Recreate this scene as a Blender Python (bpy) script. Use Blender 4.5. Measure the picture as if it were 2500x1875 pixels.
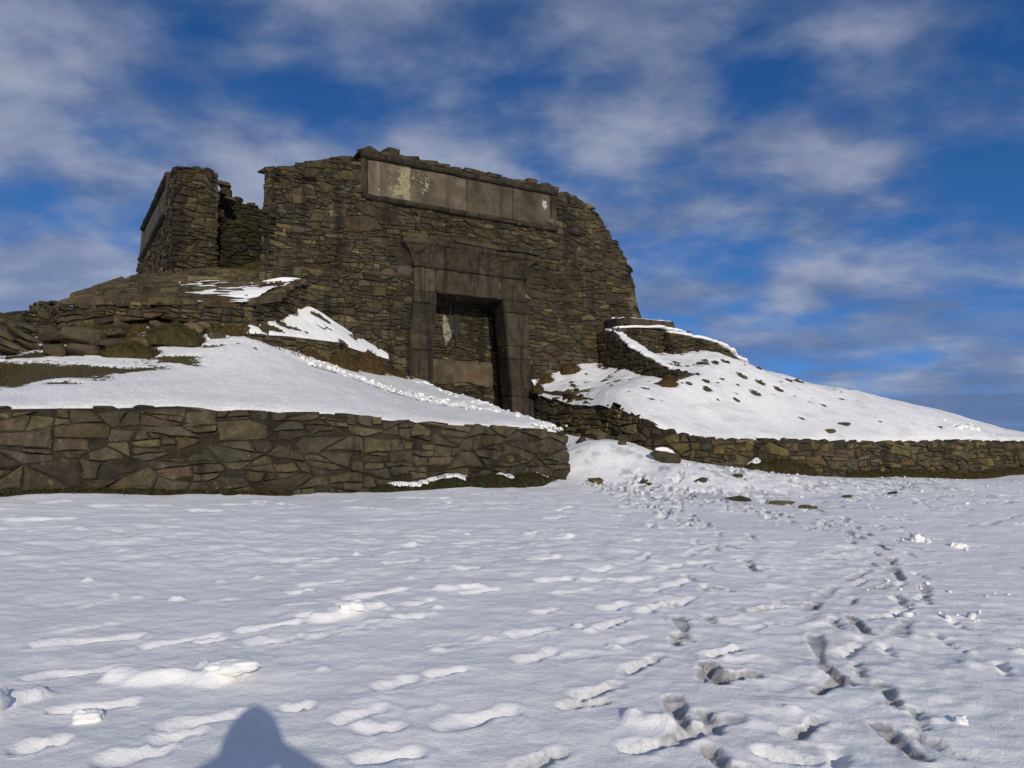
import bpy, bmesh, math, random
import numpy as np
from mathutils import Vector, Matrix

for o in list(bpy.data.objects):
    bpy.data.objects.remove(o, do_unlink=True)
scene = bpy.context.scene
COL = scene.collection
R = math.radians

# ------------------------------------------------------------------ camera
cam = bpy.data.cameras.new("camera")
cam_ob = bpy.data.objects.new("camera", cam)
COL.objects.link(cam_ob)
cam_ob.location = (0, 0, 1.6)
cam_ob.rotation_euler = (R(90 + 4.975), 0, 0)
cam.sensor_width = 36
cam.lens = 27.88
cam.clip_start = 0.05
cam.clip_end = 20000
scene.camera = cam_ob
scene.render.resolution_x, scene.render.resolution_y = 1024, 768

# ------------------------------------------------------------------ sky and sun
SUN_AZ, SUN_EL = 16.4, 17.8          # sun stands behind the camera, to the right
world = bpy.data.worlds.new("World")
scene.world = world
world.use_nodes = True
wn, wl = world.node_tree.nodes, world.node_tree.links
wn.clear()


def node(nodes, kind, **kw):
    n = nodes.new(kind)
    for k, v in kw.items():
        if k in n.inputs.keys():
            n.inputs[k].default_value = v
        else:
            setattr(n, k, v)
    return n


def wmath(op, a, b=None, clamp=False):
    m = wn.new('ShaderNodeMath'); m.operation = op; m.use_clamp = clamp
    for i, v in enumerate((a, b)):
        if v is None:
            continue
        if isinstance(v, (int, float)):
            m.inputs[i].default_value = v
        else:
            wl.new(v, m.inputs[i])
    return m.outputs[0]


sky = wn.new('ShaderNodeTexSky')
sky.sky_type = 'NISHITA'
sky.sun_disc = False
sky.sun_elevation = R(SUN_EL)
sky.sun_rotation = R(180 - SUN_AZ)
sky.altitude = 550
sky.air_density = 1.0
sky.dust_density = 0.1
sky.ozone_density = 1.6
bg_sky = wn.new('ShaderNodeBackground'); bg_sky.inputs[1].default_value = SKY_STRENGTH = 0.12
hsv = wn.new('ShaderNodeHueSaturation')
hsv.inputs['Saturation'].default_value = 1.36
hsv.inputs['Hue'].default_value = 0.512
# clear mountain air: the haze band at the very horizon is left out by looking up the sky a little higher
stc = wn.new('ShaderNodeTexCoord'); ssep = wn.new('ShaderNodeSeparateXYZ'); wl.new(stc.outputs['Generated'], ssep.inputs[0])
scomb = wn.new('ShaderNodeCombineXYZ'); wl.new(ssep.outputs[0], scomb.inputs[0]); wl.new(ssep.outputs[1], scomb.inputs[1])
wl.new(wmath('ADD', wmath('MULTIPLY', wmath('MAXIMUM', ssep.outputs[2], 0.0), 1.35), 0.25), scomb.inputs[2])
wl.new(scomb.outputs[0], sky.inputs['Vector'])
wl.new(sky.outputs[0], hsv.inputs['Color']); wl.new(hsv.outputs[0], bg_sky.inputs[0])
# a broken layer of flat cloud, laid out on a plane overhead so that it closes up towards the horizon
tc = wn.new('ShaderNodeTexCoord')
sep = wn.new('ShaderNodeSeparateXYZ'); wl.new(tc.outputs['Generated'], sep.inputs[0])
zz = wmath('ADD', wmath('MAXIMUM', sep.outputs[2], 0.0), 0.30)
comb = wn.new('ShaderNodeCombineXYZ')
wl.new(wmath('DIVIDE', sep.outputs[0], zz), comb.inputs[0])
wl.new(wmath('DIVIDE', sep.outputs[1], zz), comb.inputs[1])
comb.inputs[2].default_value = CLOUD_SEED = 33.3
BIGX, BIGY, LOWX = 0.0, 0.0, 8.8


def wnoise(scale, detail, rough, dist=0.0, off=(0, 0, 0), sc=(1, 1, 1)):
    mp = wn.new('ShaderNodeMapping'); mp.inputs['Location'].default_value = off; mp.inputs['Scale'].default_value = sc
    wl.new(comb.outputs[0], mp.inputs[0])
    n = wn.new('ShaderNodeTexNoise'); n.inputs['Scale'].default_value = scale
    n.inputs['Detail'].default_value = detail; n.inputs['Roughness'].default_value = rough
    n.inputs['Distortion'].default_value = dist
    wl.new(mp.outputs[0], n.inputs['Vector'])
    return n.outputs['Fac']


def wrange(v, a, b, c=0.0, d=1.0, smooth=True):
    m = wn.new('ShaderNodeMapRange'); m.clamp = True
    m.interpolation_type = 'SMOOTHSTEP' if smooth else 'LINEAR'
    wl.new(v, m.inputs[0])
    for i, q in enumerate((a, b, c, d)):
        m.inputs[i + 1].default_value = q
    return m.outputs[0]


big = wnoise(0.75, 2, 0.5, 0.2, (BIGX, BIGY, 0))
mid = wnoise(3.1, 7, 0.52, 0.15, (4.1 + BIGX, 1.3 + BIGY, 0), (0.95, 1.15, 1))
dens = wmath('ADD', wmath('MULTIPLY', big, 0.38), wmath('MULTIPLY', mid, 0.62))
dens = wmath('ADD', dens, wmath('MULTIPLY', sep.outputs[0], -0.035))     # the bank of cloud is thicker to the left
cover = wrange(dens, 0.38, 0.55)
thick = wrange(dens, 0.44, 0.60)
tex = wnoise(4.2, 7, 0.52, 0.15, (9 + BIGX, 2, 0), (1, 1.15, 1))
shade = wmath('ADD', wmath('MULTIPLY', thick, 0.35), wmath('MULTIPLY', wrange(tex, 0.36, 0.66), 0.65))
# low banks of grey stratus lying along the horizon
cl = wn.new('ShaderNodeCombineXYZ')
wl.new(sep.outputs[0], cl.inputs[0]); wl.new(sep.outputs[1], cl.inputs[1]); wl.new(wmath('MULTIPLY', sep.outputs[2], 9.0), cl.inputs[2])
ln = wn.new('ShaderNodeTexNoise'); ln.inputs['Scale'].default_value = 2.3; ln.inputs['Detail'].default_value = 5; ln.inputs['Roughness'].default_value = 0.5
lm = wn.new('ShaderNodeMapping'); lm.inputs['Location'].default_value = (LOWX, 0.7, 2.2); wl.new(cl.outputs[0], lm.inputs[0]); wl.new(lm.outputs[0], ln.inputs['Vector'])
low = wmath('MULTIPLY', wrange(ln.outputs['Fac'], 0.47, 0.60), wrange(sep.outputs[2], 0.10, 0.20, 1.0, 0.0))
cover = wmath('MAXIMUM', cover, low)
shade = wmath('MULTIPLY', shade, wmath('SUBTRACT', 1.0, wmath('MULTIPLY', low, 0.8)))
ramp = wn.new('ShaderNodeMix'); ramp.data_type = 'RGBA'
wl.new(shade, ramp.inputs['Factor'])
ramp.inputs['A'].default_value = (0.085, 0.12, 0.22, 1)
ramp.inputs['B'].default_value = (0.29, 0.32, 0.395, 1)
bg_cl = wn.new('ShaderNodeBackground'); bg_cl.inputs[1].default_value = 1.0
wl.new(ramp.outputs['Result'], bg_cl.inputs[0])
mixw = wn.new('ShaderNodeMixShader')
wl.new(wmath('MULTIPLY', cover, 0.82), mixw.inputs[0])
wl.new(bg_sky.outputs[0], mixw.inputs[1]); wl.new(bg_cl.outputs[0], mixw.inputs[2])
wo = wn.new('ShaderNodeOutputWorld'); wl.new(mixw.outputs[0], wo.inputs[0])

sun = bpy.data.lights.new("sun", 'SUN')
sun.energy = 2.2
sun.angle = R(0.5)
sun.color = (1.0, 0.93, 0.82)
sun_ob = bpy.data.objects.new("sun", sun)
COL.objects.link(sun_ob)
sun_ob.location = (6, -20, 12)
to_sun = Vector((math.sin(R(SUN_AZ)) * math.cos(R(SUN_EL)), -math.cos(R(SUN_AZ)) * math.cos(R(SUN_EL)), math.sin(R(SUN_EL))))
sun_ob.rotation_euler = to_sun.to_track_quat('Z', 'Y').to_euler()

scene.view_settings.view_transform = 'Standard'
scene.view_settings.look = 'None'
scene.view_settings.gamma = 1
scene.view_settings.use_curve_mapping = False
scene.view_settings.exposure = 0.42

# ------------------------------------------------------------------ the tower's own frame
# t runs along the front of the tower (0 = middle of the doorway), n is metres out from the front face, z is height
O2 = np.array([-1.13, 22.0])
AZ = R(59.2)
UX = np.array([math.sin(AZ), math.cos(AZ)])
VX = np.array([-UX[1], UX[0]])


def W(t, n, z):
    return (O2[0] + t * UX[0] - n * VX[0], O2[1] + t * UX[1] - n * VX[1], z)


def TN(x, y):
    dx, dy = x - O2[0], y - O2[1]
    return dx * UX[0] + dy * UX[1], -(dx * VX[0] + dy * VX[1])


def vnoise(x, y, seed=0):
    xi = np.floor(x).astype(np.int64); yi = np.floor(y).astype(np.int64)
    fx, fy = x - xi, y - yi
    fx = fx * fx * fx * (fx * (fx * 6 - 15) + 10); fy = fy * fy * fy * (fy * (fy * 6 - 15) + 10)

    def h(a, b):
        v = (a * 374761393 + b * 668265263 + seed * 974634777) & 0x7fffffff
        v = ((v ^ (v >> 13)) * 1274126177) & 0x7fffffff
        return ((v ^ (v >> 16)) & 0xffff) / 65535.0
    a = h(xi, yi) * (1 - fx) + h(xi + 1, yi) * fx
    b = h(xi, yi + 1) * (1 - fx) + h(xi + 1, yi + 1) * fx
    return a * (1 - fy) + b * fy


def fbm(x, y, oct=4, seed=0, gain=0.5):
    x = np.asarray(x, float); y = np.asarray(y, float)
    s = 0; a = 1; n = 0
    for i in range(oct):
        s = s + a * vnoise(x, y, seed + i * 17); n += a; a *= gain
        x = x * 2.03 + 11.7; y = y * 1.97 + 5.3
    return s / n


def sig(x):
    return 1 / (1 + np.exp(-np.clip(x, -40, 40)))


def sstep(a, b, x):
    q = np.clip((x - a) / (b - a), 0, 1)
    return q * q * (3 - 2 * q)


def rbf(pts, smooth=0.02):
    P = np.array(pts, float); X = P[:, :2]; n = len(P)
    d = np.linalg.norm(X[:, None] - X[None], axis=2)
    K = np.where(d > 0, d * d * np.log(d + 1e-9), 0) + np.eye(n) * smooth
    A = np.zeros((n + 3, n + 3)); A[:n, :n] = K; A[:n, n] = 1; A[:n, n + 1:] = X; A[n, :n] = 1; A[n + 1:, :n] = X.T
    b = np.zeros(n + 3); b[:n] = P[:, 2]
    w = np.linalg.solve(A, b)

    def f(t, nn):
        t = np.asarray(t, float); nn = np.asarray(nn, float)
        s = w[n] + w[n + 1] * t + w[n + 2] * nn
        for i in range(n):
            r = (t - X[i, 0]) ** 2 + (nn - X[i, 1]) ** 2
            s = s + w[i] * 0.5 * r * np.log(r + 1e-12)
        return s
    return f


# ------------------------------------------------------------------ object helpers
def put(name, verts, faces, mat, parent=None, origin=None, tint=None, smooth=False, attrs=None):
    """one mesh object; verts are world coordinates, the origin is moved to `origin` (or the centroid)"""
    v = np.asarray(verts, float).reshape(-1, 3)
    if origin is None:
        origin = v.mean(axis=0)
    origin = np.asarray(origin, float)
    me = bpy.data.meshes.new(name)
    me.from_pydata((v - origin).tolist(), [], faces)
    if tint is not None:
        a = me.color_attributes.new('tint', 'FLOAT_COLOR', 'POINT')
        tt = np.asarray(tint, float)
        if tt.ndim == 1:
            tt = np.tile(tt, (len(v), 1))
        a.data.foreach_set('color', np.hstack([tt[:, :3], np.ones((len(v), 1))]).ravel())
    if attrs:
        for k, val in attrs.items():
            a = me.attributes.new(k, 'FLOAT', 'POINT')
            a.data.foreach_set('value', np.asarray(val, float).ravel())
    if smooth:
        me.shade_smooth()
    me.materials.append(mat)
    ob = bpy.data.objects.new(name, me)
    COL.objects.link(ob)
    ob.location = origin
    if parent is not None:
        ob.parent = parent
        po = np.array(parent['_o'])
        ob.location = origin - po
    ob['_o'] = [float(q) for q in origin]
    return ob


def empty(name, loc):
    o = bpy.data.objects.new(name, None)
    COL.objects.link(o)
    o.location = loc
    o.empty_display_size = 0.3
    o['_o'] = [float(q) for q in loc]
    return o


def tag(o, label=None, cat=None, group=None, kind=None):
    if label: o['label'] = label
    if cat: o['category'] = cat
    if group: o['group'] = group
    if kind: o['kind'] = kind
    return o


def prism(poly_a, poly_b):
    """faces of a closed prism between two rings of equal length"""
    n = len(poly_a)
    v = list(poly_a) + list(poly_b)
    f = [tuple(range(n))[::-1], tuple(range(n, 2 * n))]
    f += [(i, (i + 1) % n, n + (i + 1) % n, n + i) for i in range(n)]
    return v, f


def fix(v, f):
    """recalculate normals outwards"""
    bm = bmesh.new()
    vs = [bm.verts.new(p) for p in v]
    for q in f:
        try:
            bm.faces.new([vs[i] for i in q])
        except ValueError:
            pass
    bmesh.ops.recalc_face_normals(bm, faces=bm.faces[:])
    bm.verts.index_update()
    V = [tuple(q.co) for q in bm.verts]; F = [tuple(q.index for q in fc.verts) for fc in bm.faces]
    bm.free()
    return V, F


def hull_rock(rng, sx, sy, sz, k=15, flat=0.0, sub=False):
    """angular stone: convex hull of points spread over an ellipsoid; centred, base at about -sz/2"""
    bm = bmesh.new()
    for i in range(k):
        a = rng.uniform(0, 2 * math.pi); c = rng.uniform(-1, 1); r = math.sqrt(1 - c * c)
        q = rng.uniform(0.82, 1.05)
        z = c * (1 - flat * 0.3)
        # push towards a box so that stones have faces, not points
        x, y = r * math.cos(a), r * math.sin(a)
        m = max(abs(x), abs(y), abs(z)); e = 0.45
        s = (1 - e) + e / m
        bm.verts.new((x * s * q * sx / 2, y * s * q * sy / 2, z * s * q * sz / 2))
    bmesh.ops.convex_hull(bm, input=bm.verts[:])
    bmesh.ops.delete(bm, geom=[v for v in bm.verts if not v.link_faces], context='VERTS')
    if sub:
        bmesh.ops.bevel(bm, geom=bm.edges[:], offset=min(sx, sy, sz) * 0.06, segments=1, affect='EDGES')
    bmesh.ops.recalc_face_normals(bm, faces=bm.faces[:])
    bm.verts.index_update()
    V = np.array([tuple(q.co) for q in bm.verts]); F = [tuple(q.index for q in fc.verts) for fc in bm.faces]
    bm.free()
    return V, F


def rot(V, rx, ry, rz):
    m = (Matrix.Rotation(rz, 3, 'Z') @ Matrix.Rotation(ry, 3, 'Y') @ Matrix.Rotation(rx, 3, 'X'))
    return np.asarray(V) @ np.array(m).T


# ------------------------------------------------------------------ materials
def new_mat(name):
    m = bpy.data.materials.new(name); m.use_nodes = True
    nt = m.node_tree; nt.nodes.clear()
    out = nt.nodes.new('ShaderNodeOutputMaterial'); b = nt.nodes.new('ShaderNodeBsdfPrincipled')
    nt.links.new(b.outputs[0], out.inputs[0])
    return m, nt, b


class G:
    """small node-graph helper"""
    def __init__(self, nt):
        self.nt = nt; self.n = nt.nodes; self.l = nt.links
        self.pos = self.n.new('ShaderNodeNewGeometry').outputs['Position']

    def mapping(self, sc=(1, 1, 1), off=(0, 0, 0)):
        mp = self.n.new('ShaderNodeMapping'); mp.inputs['Scale'].default_value = sc; mp.inputs['Location'].default_value = off
        self.l.new(self.pos, mp.inputs[0]); return mp.outputs[0]

    def noise(self, scale, detail=4, rough=0.55, sc=(1, 1, 1), off=(0, 0, 0), dist=0.0):
        t = self.n.new('ShaderNodeTexNoise'); t.inputs['Scale'].default_value = scale
        t.inputs['Detail'].default_value = detail; t.inputs['Roughness'].default_value = rough; t.inputs['Distortion'].default_value = dist
        self.l.new(self.mapping(sc, off), t.inputs['Vector']); return t.outputs['Fac']

    def rng(self, v, a, b, c=0.0, d=1.0, smooth=True):
        m = self.n.new('ShaderNodeMapRange'); m.clamp = True
        m.interpolation_type = 'SMOOTHSTEP' if smooth else 'LINEAR'
        self.l.new(v, m.inputs[0])
        for i, q in enumerate((a, b, c, d)): m.inputs[i + 1].default_value = q
        return m.outputs[0]

    def m(self, op, a, b=None, clamp=False):
        m = self.n.new('ShaderNodeMath'); m.operation = op; m.use_clamp = clamp
        for i, v in enumerate((a, b)):
            if v is None: continue
            if isinstance(v, (int, float)): m.inputs[i].default_value = v
            else: self.l.new(v, m.inputs[i])
        return m.outputs[0]

    def mix(self, fac, a, b, blend='MIX'):
        m = self.n.new('ShaderNodeMix'); m.data_type = 'RGBA'; m.blend_type = blend
        for k, v in (('Factor', fac), ('A', a), ('B', b)):
            s = [q for q in m.inputs if q.name == k and (q.type == ('VALUE' if k == 'Factor' else 'RGBA'))][0]
            if isinstance(v, (int, float)): s.default_value = v
            elif isinstance(v, tuple): s.default_value = (*v, 1)
            else: self.l.new(v, s)
        return [q for q in m.outputs if q.type == 'RGBA'][0]

    def attr(self, name, what='Fac'):
        a = self.n.new('ShaderNodeAttribute'); a.attribute_name = name; return a.outputs[what]

    def bump(self, h, strength, dist, normal=None):
        b = self.n.new('ShaderNodeBump'); b.inputs['Strength'].default_value = strength; b.inputs['Distance'].default_value = dist
        self.l.new(h, b.inputs['Height'])
        if normal is not None: self.l.new(normal, b.inputs['Normal'])
        return b.outputs[0]


def make_stone(name, base=None, moss=0.5, streak=0.5, lichen=0.5, bump=0.6, gain=1.0, runs=0.0):
    m, nt, b = new_mat(name); g = G(nt)
    col = g.attr('tint', 'Color') if base is None else base
    mot = g.noise(5.0, 8, 0.62)
    k = g.rng(mot, 0.28, 0.74, 0.5 * gain, 1.45 * gain, False)
    cb = g.n.new('ShaderNodeCombineColor')
    for i in range(3): g.l.new(k, cb.inputs[i])
    col = g.mix(1.0, col, cb.outputs[0], 'MULTIPLY')
    fine = g.noise(38, 5, 0.7, off=(3, 1, 2))
    kf = g.rng(fine, 0.25, 0.75, 0.6, 1.4, False)
    cb2 = g.n.new('ShaderNodeCombineColor')
    for i in range(3): g.l.new(kf, cb2.inputs[i])
    col = g.mix(1.0, col, cb2.outputs[0], 'MULTIPLY')
    # broad weathering over many stones at once
    big = g.rng(g.noise(0.8, 5, 0.6, off=(1, 4, 9)), 0.32, 0.68, 0.66, 1.22, False)
    cb3 = g.n.new('ShaderNodeCombineColor')
    for i in range(3): g.l.new(big, cb3.inputs[i])
    col = g.mix(1.0, col, cb3.outputs[0], 'MULTIPLY')
    # olive growth
    ms = g.rng(g.noise(1.4, 6, 0.65, off=(7, 3, 1)), 0.5, 0.68, 0, moss)
    ms = g.m('MULTIPLY', ms, g.rng(g.noise(16, 5, 0.6), 0.35, 0.6))
    col = g.mix(ms, col, (0.070, 0.060, 0.020))
    # pale crusts of lichen
    li = g.rng(g.noise(7, 7, 0.62, off=(1, 9, 4)), 0.615, 0.68, 0, lichen)
    col = g.mix(li, col, (0.20, 0.18, 0.105))
    sp = g.rng(g.noise(24, 3, 0.5, off=(5, 5, 5)), 0.70, 0.74, 0, lichen)
    col = g.mix(sp, col, (0.42, 0.40, 0.33))
    # water streaks
    st = g.rng(g.noise(1.0, 5, 0.6, sc=(1.6, 1.6, 0.22), off=(2, 0, 8)), 0.535, 0.66, 0, streak)
    col = g.mix(st, col, (0.014, 0.013, 0.011))
    if runs:
        oc = g.rng(g.noise(2.2, 6, 0.65, off=(6, 2, 2)), 0.54, 0.66, 0, 0.55)
        col = g.mix(oc, col, (0.105, 0.070, 0.028))
        ru = g.rng(g.noise(1.0, 6, 0.62, sc=(5.5, 5.5, 0.5), off=(3, 1, 5)), 0.50, 0.62, 0, runs)
        col = g.mix(ru, col, (0.012, 0.011, 0.009))
    g.l.new(col, b.inputs['Base Color'])
    b.inputs['Roughness'].default_value = 0.88
    b.inputs['Specular IOR Level'].default_value = 0.25
    h = g.m('ADD', g.m('MULTIPLY', g.noise(14, 8, 0.68, sc=(1, 1, 1.5)), 1.0), g.m('MULTIPLY', g.noise(70, 4, 0.6), 0.25))
    g.l.new(g.bump(h, bump, 0.085), b.inputs['Normal'])
    return m


M = {}
M['stone'] = make_stone('rubble_stone', None, 0.4, 0.75, 0.6, 0.8)
M['rock'] = make_stone('boulder_stone', None, 0.7, 0.15, 0.35)
M['mortar'] = make_stone('lime_mortar', (0.046, 0.038, 0.024), 0.5, 0.6, 0.35, 1.0)
M['dressed'] = make_stone('dressed_sandstone', None, 0.3, 0.6, 0.3, 0.55, 1.0, 0.8)


def make_panel():
    m, nt, b = new_mat('inscription_slab'); g = G(nt)
    col = g.mix(g.rng(g.noise(1.6, 7, 0.62), 0.32, 0.7), (0.058, 0.046, 0.030), (0.158, 0.134, 0.092))
    col = g.mix(g.rng(g.noise(22, 5, 0.65), 0.42, 0.7, 0, 0.45), col, (0.075, 0.062, 0.044))
    drip = g.rng(g.noise(1.0, 5, 0.6, sc=(2.6, 2.6, 0.35), off=(4, 0, 3)), 0.52, 0.66, 0, 0.7)
    col = g.mix(drip, col, (0.052, 0.042, 0.030))
    och = g.rng(g.noise(1.3, 6, 0.65, off=(2.4, 5.2, 1.1)), 0.52, 0.66, 0, 0.6)
    col = g.mix(och, col, (0.092, 0.062, 0.028))
    lw = g.rng(g.noise(5.0, 3, 0.5, off=(8.3, 1.1, 2.0)), 0.735, 0.75, 0, 0.8)
    col = g.mix(lw, col, (0.50, 0.52, 0.47))
    col = g.mix(1.0, col, g.attr('tint', 'Color'), 'MULTIPLY')
    g.l.new(col, b.inputs['Base Color']); b.inputs['Roughness'].default_value = 0.9; b.inputs['Specular IOR Level'].default_value = 0.2
    g.l.new(g.bump(g.noise(30, 6, 0.7), 0.4, 0.04), b.inputs['Normal'])
    return m


M['slab'] = make_panel()


def make_snow():
    m, nt, b = new_mat('snow'); g = G(nt)
    lump = g.noise(3.5, 5, 0.5)
    col = g.mix(g.rng(lump, 0.3, 0.7), (0.85, 0.832, 0.80), (0.91, 0.89, 0.858))
    # trodden snow, grit and slush in it
    d = g.attr('dirt')
    sp = g.noise(24, 6, 0.65)
    df = g.m('MULTIPLY', g.rng(g.m('ADD', d, g.m('MULTIPLY', g.m('SUBTRACT', sp, 0.5), 0.9)), 0.08, 0.85), 0.8)
    col = g.mix(df, col, (0.24, 0.23, 0.222))
    gr = g.rng(g.m('ADD', d, g.m('MULTIPLY', g.m('SUBTRACT', g.noise(60, 4, 0.7), 0.5), 1.5)), 0.86, 1.08, 0, 0.6)
    col = g.mix(gr, col, (0.085, 0.062, 0.030))
    # bare turf
    ba = g.attr('bare')
    bn = g.m('ADD', ba, g.m('MULTIPLY', g.m('SUBTRACT', g.noise(12, 7, 0.72), 0.5), 1.1))
    bf = g.rng(bn, 0.44, 0.56)
    turf = g.mix(g.rng(g.noise(2.2, 6, 0.65, off=(3, 3, 3)), 0.35, 0.66), (0.060, 0.046, 0.018), (0.045, 0.048, 0.012))
    turf = g.mix(g.rng(g.noise(30, 5, 0.7), 0.4, 0.75), turf, (0.12, 0.085, 0.032))
    col = g.mix(bf, col, turf)
    g.l.new(col, b.inputs['Base Color'])
    b.inputs['Roughness'].default_value = 0.75
    b.inputs['Specular IOR Level'].default_value = 0.2
    h = g.m('ADD', g.m('MULTIPLY', g.noise(9, 6, 0.6), 1.0), g.m('MULTIPLY', g.noise(70, 5, 0.7), 0.30))
    g.l.new(g.bump(h, 0.45, 0.05), b.inputs['Normal'])
    return m


M['snow'] = make_snow()


def make_grass(name, sat=1.0):
    m, nt, b = new_mat(name); g = G(nt)
    col = g.attr('tint', 'Color')
    k = g.rng(g.noise(9, 4, 0.6), 0.3, 0.7, 0.6, 1.5, False)
    cb = g.n.new('ShaderNodeCombineColor')
    for i in range(3): g.l.new(k, cb.inputs[i])
    g.l.new(g.mix(1.0, col, cb.outputs[0], 'MULTIPLY'), b.inputs['Base Color'])
    b.inputs['Roughness'].default_value = 0.8; b.inputs['Specular IOR Level'].default_value = 0.15
    g.l.new(g.bump(g.noise(40, 5, 0.7), 0.5, 0.04), b.inputs['Normal'])
    return m


M['grass'] = make_grass('dry_grass')


def make_ice():
    m, nt, b = new_mat('ice')
    b.inputs['Base Color'].default_value = (0.75, 0.82, 0.88, 1); b.inputs['Roughness'].default_value = 0.12
    b.inputs['Transmission Weight'].default_value = 0.95; b.inputs['IOR'].default_value = 1.31
    return m


M['ice'] = make_ice()

# ------------------------------------------------------------------ the summit: snow-covered ground
# marks trodden into the snow, as plan positions in metres: (x0, y0, x1, y1, how much grit shows)
PRINTS = [(1.29, 6.28, 1.24, 5.72, 0.6), (1.25, 5.17, 1.25, 4.89, 0.8), (1.26, 4.98, 1.48, 5.02, 0.7), (1.27, 5.36, 1.58, 5.55, 0.3), (0.91, 4.61, 0.88, 4.25, 0.6), (2.22, 5.95, 2.0, 5.25, 0.6), (2.03, 5.04, 1.79, 4.77, 0.7), (2.0, 5.21, 2.06, 5.0, 0.8), (2.22, 5.47, 2.54, 5.88, 0.3), (2.72, 6.53, 2.65, 6.06, 0.7), (2.26, 4.98, 2.17, 4.63, 0.6), (1.95, 4.34, 1.96, 3.95, 0.7), (2.88, 6.06, 3.19, 6.52, 0.5), (2.48, 6.72, 2.67, 7.06, 0.6), (2.76, 7.24, 3.11, 7.76, 0.4), (3.42, 8.18, 3.82, 8.65, 0.5), (3.47, 7.82, 3.77, 7.97, 0.8), (4.16, 8.83, 4.01, 8.33, 0.6), (4.09, 8.02, 3.71, 7.21, 0.5), (4.63, 10.24, 4.58, 9.82, 0.8), (4.93, 10.13, 5.1, 9.84, 0.6), (4.35, 9.33, 4.26, 8.98, 0.6), (4.45, 9.01, 4.81, 9.14, 0.5), (4.76, 11.4, 4.53, 10.57, 0.5), (3.57, 9.12, 3.77, 9.23, 0.6), (3.72, 9.43, 4.15, 9.82, 0.3), (2.56, 8.81, 2.5, 8.31, 0.5), (2.62, 9.68, 2.69, 9.53, 0.6), (3.13, 10.64, 3.11, 10.27, 0.4), (1.79, 7.37, 1.93, 7.25, 0.6), (1.86, 6.56, 2.32, 6.7, 0.5), (0.79, 4.07, 1.18, 4.34, 0.45), (0.59, 3.97, 0.79, 4.04, 0.3), (1.4, 4.15, 1.65, 4.38, 0.5), (0.96, 3.97, 0.98, 3.77, 0.6), (1.24, 3.94, 1.34, 3.9, 0.1), (1.58, 4.02, 1.49, 3.76, 0.2), (0.39, 4.6, 0.61, 4.81, 0.3), (0.31, 4.45, 0.49, 4.54, 0.4), (0.7, 5.02, 0.97, 5.33, 0.35), (0.6, 5.87, 0.88, 6.16, 0.3), (0.06, 3.72, 0.22, 3.88, 0.4), (0.7, 6.4, 0.99, 6.66, 0), (1.16, 7.01, 1.66, 7.63, 0), (1.45, 8.13, 2.18, 8.61, 0), (1.0, 7.43, 1.42, 7.75, 0), (0.25, 7.31, 0.97, 7.52, 0), (0.29, 6.84, 0.82, 7.13, 0), (1.32, 9.58, 1.62, 9.88, 0), (1.25, 10.82, 1.52, 10.98, 0), (0.19, 8.26, 0.51, 8.5, 0), (0.17, 9.92, 0.57, 10.47, 0), (0.47, 9.56, 0.77, 9.96, 0), (0.49, 11.39, 0.85, 11.84, 0), (0.0, 5.63, 0.32, 5.84, 0), (0.0, 5.08, 0.29, 5.4, 0), (1.29, 6.56, 1.6, 6.99, 0), (0.14, 6.19, 0.4, 6.43, 0), (0.76, 7.79, 1.04, 8.06, 0), (3.15, 10.02, 3.62, 10.07, 0), (1.34, 8.46, 1.53, 8.88, 0), (2.05, 9.12, 2.46, 9.72, 0.2), (6.32, 13.34, 6.59, 13.27, 0.5), (5.37, 11.43, 6.49, 11.26, 0.25), (6.94, 12.33, 7.31, 12.66, 0.4), (7.31, 12.42, 9.0, 14.17, 0.4), (5.68, 10.28, 6.07, 10.44, 0.3), (5.31, 12.69, 5.41, 12.59, 0.4), (3.94, 11.87, 4.04, 11.67, 0.3), (3.84, 12.33, 3.92, 12.22, 0.3), (4.33, 13.26, 4.44, 13.15, 0.3), (4.45, 11.43, 4.58, 11.36, 0.3), (6.75, 15.77, 7.18, 15.52, 0.4), (10.01, 16.34, 10.64, 16.72, 0.3), (9.53, 16.8, 9.82, 16.56, 0.3), (6.44, 15.68, 6.5, 15.51, 0.3), (5.63, 14.21, 5.69, 14.07, 0.3), (5.6, 13.65, 5.66, 13.52, 0.4), (3.65, 14.68, 3.74, 14.52, 0.2), (5.44, 17.56, 5.47, 17.32, 0.3), (5.38, 16.6, 5.73, 16.49, 0.3), (1.42, 15.34, 1.74, 15.44, 0.3), (3.36, 6.92, 3.12, 6.66, 0.2), (3.49, 7.35, 3.49, 7.18, 0.1), (0.71, 12.32, 0.97, 12.95, 0), (1.79, 13.17, 2.12, 13.57, 0), (1.53, 12.01, 1.78, 12.33, 0), (1.02, 6.38, 1.21, 6.62, 0)]
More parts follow.
